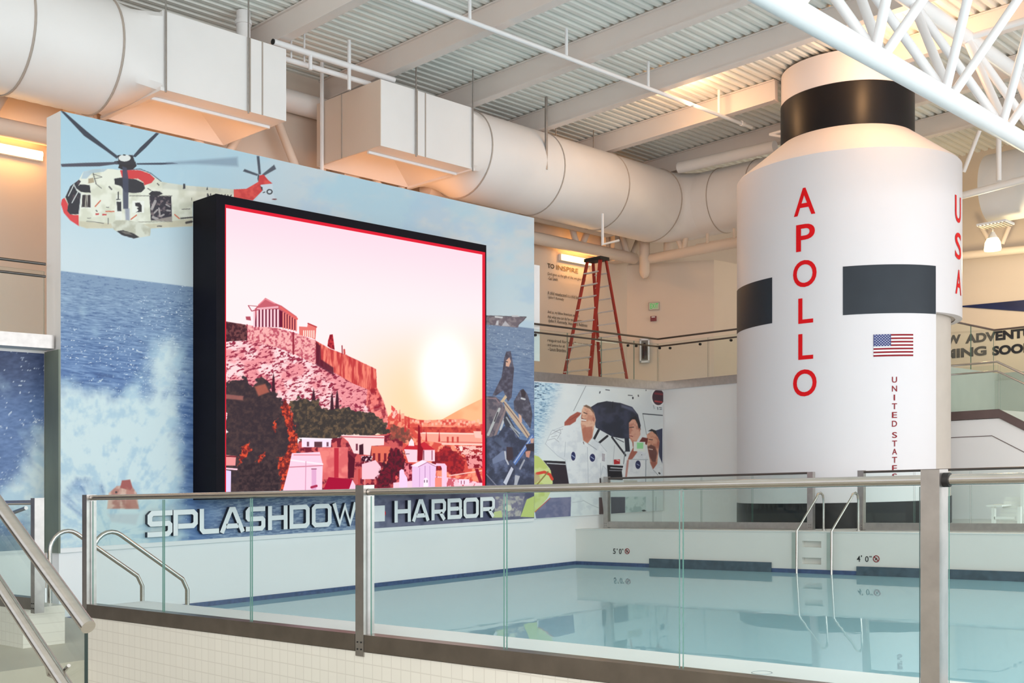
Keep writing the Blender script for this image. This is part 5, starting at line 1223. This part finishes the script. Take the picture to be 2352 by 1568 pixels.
# cliff and temple
cv.crop(500, 650, 3.2)
rock = lambda x_, y_: mixc(mixc((255, 214, 216), (236, 150, 156), smooth(fbm(x_, y_, 34, 3, 41), .35, .6)), (150, 52, 74), smooth(fbm(x_ - .5 * y_, y_ + .3 * x_, 8, 4, 44, 3.6), .5, .66))
cv.poly([(40, 280), (200, 305), (300, 320), (440, 330), (560, 362), (720, 422), (820, 480), (950, 530), (1165, 632), (1170, 770), (1215, 862), (1248, 965), (1250, 1060), (40, 1060)], 0, tex=rock, warp=1.6, ws=5)
wallt = lambda x_, y_: mixc((244, 176, 174), (190, 88, 104), smooth(fbm(x_, y_, 4.5, 4, 47), .42, .66))
cv.poly([(215, 305), (300, 320), (440, 330), (560, 362), (720, 422), (718, 600), (560, 520), (430, 470), (215, 420)], 0, tex=wallt); cv.line([(556, 365), (556, 520)], 14, (150, 50, 66)); cv.line([(215, 305), (215, 420)], 8, (140, 50, 66))
ctex = lambda x_, y_: mixc((242, 132, 114), (192, 64, 66), smooth(fbm(x_, y_, 5, 4, 49, 34), .36, .68))
cv.poly([(720, 422), (820, 480), (950, 530), (1165, 632), (1170, 770), (1205, 850), (1100, 780), (1000, 740), (860, 660), (720, 590)], 0, tex=ctex); cv.poly([(722, 430), (755, 460), (760, 560), (850, 620), (855, 680), (790, 640), (722, 600)], (84, 32, 50), soft=3, alpha=.85)
cv.poly([(1170, 770), (1215, 862), (1248, 965), (1250, 1060), (1150, 1000), (1090, 900), (1100, 780)], 0, tex=lambda x_, y_: mixc((238, 120, 110), (150, 40, 52), smooth(fbm(x_, y_, 8, 3, 52, 14), .42, .62)), alpha=.8, soft=4)
cv.poly([(40, 278), (205, 305), (215, 330), (215, 420), (150, 425), (40, 430)], 0, tex=noisy((72, 42, 50), (116, 70, 72), 5))
cv.poly([(296, 165), (350, 108), (425, 148), (470, 166), (582, 246), (582, 345), (470, 322), (265, 318), (262, 200)], (196, 96, 108))
cv.poly([(290, 196), (440, 190), (470, 205), (580, 272), (580, 350), (470, 325), (268, 320)], (112, 34, 58))
for k in range(8): uu = 268 + k * 25; cv.line([(uu, 198), (uu, 318)], 14, (250, 206, 214))
for k in range(6): uu = 482 + k * 19; cv.line([(uu, 216 + k * 11), (uu, 330 + k * 4)], 10, (244, 140, 128))
cv.line([(296, 188), (440, 176)], 14, (236, 176, 186)); cv.line([(462, 178), (582, 262)], 16, (226, 104, 100)); cv.line([(300, 160), (350, 116), (420, 150)], 8, (232, 140, 150)); cv.line([(225, 165), (250, 205), (300, 195)], 7, (170, 70, 90)); cv.line([(230, 165), (290, 170)], 5, (170, 90, 100)); cv.poly([(205, 245), (240, 245), (245, 275), (210, 270)], (176, 80, 96))
cv.poly([(598, 318), (658, 322), (664, 292), (726, 320), (718, 415), (690, 402), (600, 380)], (228, 118, 112)); 
for k in range(6): cv.line([(632 + k * 15, 350), (632 + k * 15, 385 + k * 3)], 8, (255, 226, 214))
cv.line([(664, 296), (726, 322)], 9, (180, 56, 62)); cv.poly([(806, 462), (812, 420), (824, 378), (846, 376), (852, 420), (860, 490), (830, 480)], (186, 54, 62), tex=noisy((196, 60, 66), (140, 34, 48), 5)); cv.line([(914, 460), (916, 520)], 8, (150, 44, 56)); cv.line([(930, 490), (932, 518)], 14, (206, 84, 84))
# trees and the town
DK = noisy((62, 52, 58), (84, 66, 66), 7, .3, .85, oct=5); GR = noisy((66, 60, 58), (112, 92, 74), 6, .38, .8, oct=5)
cv.poly([(530, 860), (620, 850), (700, 840), (760, 900), (900, 920), (1000, 930), (1080, 940), (1240, 1030), (1270, 1110), (1120, 1130), (900, 1130), (830, 1180), (600, 1180), (540, 1000)], 0, tex=GR, soft=3, warp=14, ws=14)
for uu, v0, v1 in ((410, 660, 800), (840, 800, 930), (878, 780, 920), (705, 770, 860)): cv.poly([(uu - 14, v1), (uu - 8, v0 + 40), (uu, v0), (uu + 8, v0 + 40), (uu + 14, v1)], (70, 40, 52), soft=2)
cv.poly([(600, 1160), (1360, 1100), (1360, 1560), (440, 1560)], 0, tex=noisy((206, 92, 92), (120, 40, 56), 12, .42, .6))
cv.poly([(40, 700), (130, 700), (200, 690), (260, 740), (330, 700), (400, 770), (460, 850), (520, 900), (560, 1000), (592, 1150), (560, 1300), (500, 1500), (470, 1560), (40, 1560)], 0, tex=DK, soft=3, warp=16, ws=16)
cv.poly([(270, 760), (350, 740), (380, 800), (300, 830)], (206, 110, 90), alpha=.7, soft=4); cv.poly([(50, 815), (190, 830), (185, 860), (60, 850)], (200, 120, 110), alpha=.6, soft=3)
OR = noisy((226, 84, 58), (110, 44, 48), 5, .3, .7, oct=4)
cv.poly([(460, 900), (500, 858), (525, 900), (545, 1000), (592, 1140), (566, 1300), (500, 1500), (465, 1530), (440, 1270), (500, 1280), (520, 1150), (490, 1000)], 0, tex=OR, soft=3, warp=9, ws=8); cv.poly([(150, 1340), (180, 1200), (232, 1158), (240, 1250), (180, 1310)], 0, tex=OR, soft=3, warp=9, ws=8); cv.poly([(270, 1320), (345, 1240), (335, 1290), (290, 1340)], 0, tex=OR, soft=3, warp=9, ws=8); cv.poly([(405, 1040), (435, 1010), (430, 1070), (405, 1090)], 0, tex=OR, soft=3, warp=9, ws=8)
cv.poly([(160, 1330), (430, 1300), (470, 1560), (150, 1560)], (60, 46, 52), tex=noisy((56, 46, 52), (80, 62, 64), 6, .3, .8), soft=3, warp=8)
cv.poly([(40, 1260), (135, 1270), (130, 1340), (40, 1340)], (236, 150, 150)); cv.line([(40, 1270), (135, 1275)], 10, (120, 40, 50)); cv.poly([(40, 1370), (98, 1380), (96, 1560), (40, 1560)], (226, 206, 244)); cv.line([(40, 1360), (140, 1368)], 12, (250, 206, 220))
cv.poly([(618, 1135), (836, 1142), (832, 1205), (618, 1205)], (246, 222, 240)); cv.poly([(710, 1165), (768, 1165), (768, 1205), (710, 1205)], (96, 60, 70)); cv.line([(600, 1140), (838, 1146)], 8, (255, 240, 248)); cv.poly([(655, 1165), (672, 1165), (672, 1200), (655, 1200)], (120, 80, 96)); cv.poly([(800, 1168), (815, 1168), (815, 1200), (800, 1200)], (120, 80, 96))
cv.poly([(905, 1115), (1225, 1122), (1222, 1190), (1130, 1196), (1120, 1265), (1000, 1250), (960, 1165)], (252, 212, 214)); cv.line([(905, 1128), (1225, 1136)], 8, (200, 90, 100)); cv.poly([(1015, 1180), (1030, 1180), (1030, 1230), (1015, 1230)], (120, 60, 76)); cv.poly([(1130, 1196), (1270, 1200), (1265, 1330), (1130, 1300)], (226, 112, 92)); 
for uu in (1140, 1178, 1222): cv.poly([(uu, 1250), (uu + 18, 1250), (uu + 18, 1310), (uu, 1310)], (130, 40, 52))
cv.poly([(735, 1208), (956, 1205), (956, 1432), (860, 1432), (768, 1442), (738, 1290)], (232, 122, 120), tex=noisy((238, 132, 126), (220, 104, 106), 20)); cv.poly([(856, 1210), (890, 1210), (888, 1430), (856, 1430)], (190, 50, 66), soft=2)
cv.poly([(545, 1250), (750, 1240), (772, 1330), (766, 1560), (470, 1560), (525, 1350)], (250, 206, 226)); cv.line([(540, 1300), (770, 1330)], 12, (255, 232, 240)); cv.line([(530, 1352), (768, 1340)], 8, (206, 130, 150)); cv.line([(560, 1262), (750, 1262)], 7, (226, 130, 140)); cv.line([(648, 1310), (645, 1540)], 5, (206, 140, 170)); cv.poly([(690, 1365), (725, 1365), (725, 1530), (690, 1530)], (226, 170, 206)); cv.line([(690, 1365), (725, 1365)], 6, (130, 60, 86)); cv.line([(690, 1500), (726, 1490)], 18, (170, 50, 84))
cv.poly([(772, 1530), (815, 1425), (985, 1440), (1012, 1500), (990, 1535)], (168, 26, 58)); cv.poly([(960, 1530), (990, 1445), (1022, 1500), (1010, 1535)], (250, 200, 222)); cv.poly([(960, 1250), (1010, 1290), (1000, 1430), (960, 1430)], (92, 30, 46)); cv.line([(1080, 1300), (1082, 1560)], 6, (226, 150, 150)); cv.poly([(1060, 1330), (1160, 1300), (1200, 1350), (1190, 1440), (1060, 1440)], (246, 196, 210)); cv.line([(1040, 1370), (1040, 1500)], 14, (196, 70, 70)); cv.poly([(1055, 1270), (1140, 1270), (1130, 1310), (1060, 1310)], (90, 40, 52), tex=noisy((70, 30, 46), (240, 200, 210), 3, .5, .6)); cv.poly([(1040, 1190), (1070, 1180), (1072, 1260), (1040, 1260)], (70, 36, 48), soft=2)
cv.crop(800, 780, 4.356)
cv.poly([(400, 850), (520, 870), (620, 900), (630, 1010), (430, 1010)], 0, tex=noisy((120, 74, 66), (176, 84, 72), 6, .3, .75), soft=4, warp=9, ws=8)
cv.poly([(715, 925), (1250, 935), (1345, 950), (1400, 955), (1400, 1050), (950, 1042), (740, 1000)], (246, 166, 146)); cv.line([(720, 932), (1250, 940)], 14, (255, 214, 200)); cv.line([(940, 1042), (1400, 1050)], 14, (255, 206, 196)); cv.line([(930, 1020), (1340, 1030)], 6, (200, 80, 76))
for uu in (985, 1035, 1085): cv.poly([(uu, 970), (uu + 20, 970), (uu + 20, 1030), (uu, 1030)], (206, 80, 72))
cv.poly([(1250, 915), (1330, 915), (1330, 985), (1270, 980)], (255, 196, 182)); cv.poly([(1060, 1065), (1400, 1060), (1400, 1170), (1130, 1150)], 0, tex=noisy((250, 190, 180), (170, 50, 54), 5, .45, .55)); cv.ell(1130, 1088, 18, 30, (255, 222, 214))
cv.poly([(845, 1260), (880, 1120), (960, 1055), (1100, 1130), (1172, 1200), (1152, 1350), (1000, 1340), (870, 1310)], 0, tex=noisy((176, 48, 52), (128, 38, 48), 6, .3, .75), soft=3, warp=8, ws=8)
cv.poly([(545, 1100), (605, 1040), (690, 1055), (760, 1020), (868, 1100), (700, 1110)], (200, 48, 60)); cv.poly([(558, 1095), (692, 1100), (690, 1225), (600, 1225)], (248, 208, 222)); cv.poly([(745, 1102), (866, 1102), (866, 1215), (745, 1215)], (246, 206, 220)); cv.line([(755, 1110), (755, 1200)], 9, (120, 50, 70)); cv.line([(838, 1110), (838, 1200)], 9, (150, 70, 90)); cv.line([(580, 1142), (610, 1142)], 6, (90, 40, 60)); cv.poly([(600, 1060), (610, 1020), (632, 985), (655, 1020), (660, 1062)], (255, 226, 232))
cv.poly([(698, 860), (706, 850), (716, 870), (728, 1060), (750, 1090), (742, 1215), (690, 1210), (694, 1060)], (140, 30, 44), soft=2)
for uu, v0 in ((605, 765), (570, 800), (515, 700), (780, 900), (910, 900), (728, 810)): cv.poly([(uu - 10, v0 + 120), (uu, v0), (uu + 10, v0 + 120)], (196, 54, 58), soft=2)
cv.poly([(265, 1400), (330, 1290), (380, 1200), (420, 1110), (480, 1075), (560, 1150), (582, 1260), (520, 1330), (450, 1440), (290, 1470)], 0, tex=noisy((120, 34, 50), (74, 36, 46), 5, .3, .75), soft=3, warp=9, ws=8)
cv.poly([(560, 1230), (640, 1240), (640, 1440), (560, 1440)], 0, tex=noisy((236, 130, 140), (120, 30, 50), 6)); cv.poly([(450, 1430), (640, 1410), (640, 1480), (450, 1490)], (250, 204, 222)); cv.poly([(860, 1360), (1100, 1390), (1345, 1430), (1345, 1490), (860, 1480)], 0, tex=noisy((252, 200, 214), (206, 96, 110), 8, .5, .65)); cv.poly([(1170, 1150), (1345, 1150), (1345, 1280), (1200, 1290)], 0, tex=noisy((236, 150, 150), (140, 34, 46), 6, .42, .58)); cv.line([(1180, 1330), (1330, 1300)], 10, (240, 130, 90)); cv.line([(1010, 1360), (1330, 1310)], 12, (250, 190, 180)); cv.poly([(1265, 1290), (1300, 1290), (1345, 1430), (1310, 1430)], (140, 30, 50), soft=2); cv.poly([(1105, 1395), (1210, 1395), (1210, 1450), (1105, 1450)], (252, 216, 234)); cv.line([(1130, 1412), (1130, 1440)], 8, (150, 70, 100)); cv.line([(1160, 1412), (1160, 1440)], 8, (150, 70, 100))
cv.poly([(638, 1262), (740, 1205), (880, 1250), (866, 1500), (638, 1500)], (236, 196, 232)); cv.poly([(622, 1262), (738, 1203), (890, 1256), (872, 1272), (790, 1222), (700, 1272)], (250, 226, 244)); cv.line([(700, 1272), (790, 1225), (876, 1268)], 6, (170, 96, 130)); cv.line([(768, 1262), (768, 1380)], 5, (170, 120, 170)); cv.line([(714, 1280), (712, 1470)], 5, (190, 140, 190)); cv.line([(815, 1262), (818, 1460)], 5, (190, 140, 190)); cv.poly([(752, 1470), (754, 1395), (776, 1378), (798, 1395), (800, 1470)], (252, 236, 250)); cv.line([(762, 1405), (762, 1425)], 8, (90, 40, 80)); cv.line([(788, 1405), (788, 1425)], 8, (90, 40, 80))
cv.poly([(508, 1480), (512, 1310), (530, 1295), (555, 1300), (562, 1340), (590, 1380), (592, 1480)], (242, 208, 240)); cv.poly([(865, 1262), (880, 1235), (965, 1238), (985, 1262), (985, 1470), (938, 1480), (935, 1285), (925, 1262)], (250, 200, 226)); cv.poly([(868, 1380), (935, 1380), (935, 1480), (868, 1480)], (246, 140, 126)); cv.ell(482, 1378, 14, 24, (226, 90, 90))
cv.mesh('display', attr_mat('led_picture', 1.12), root)
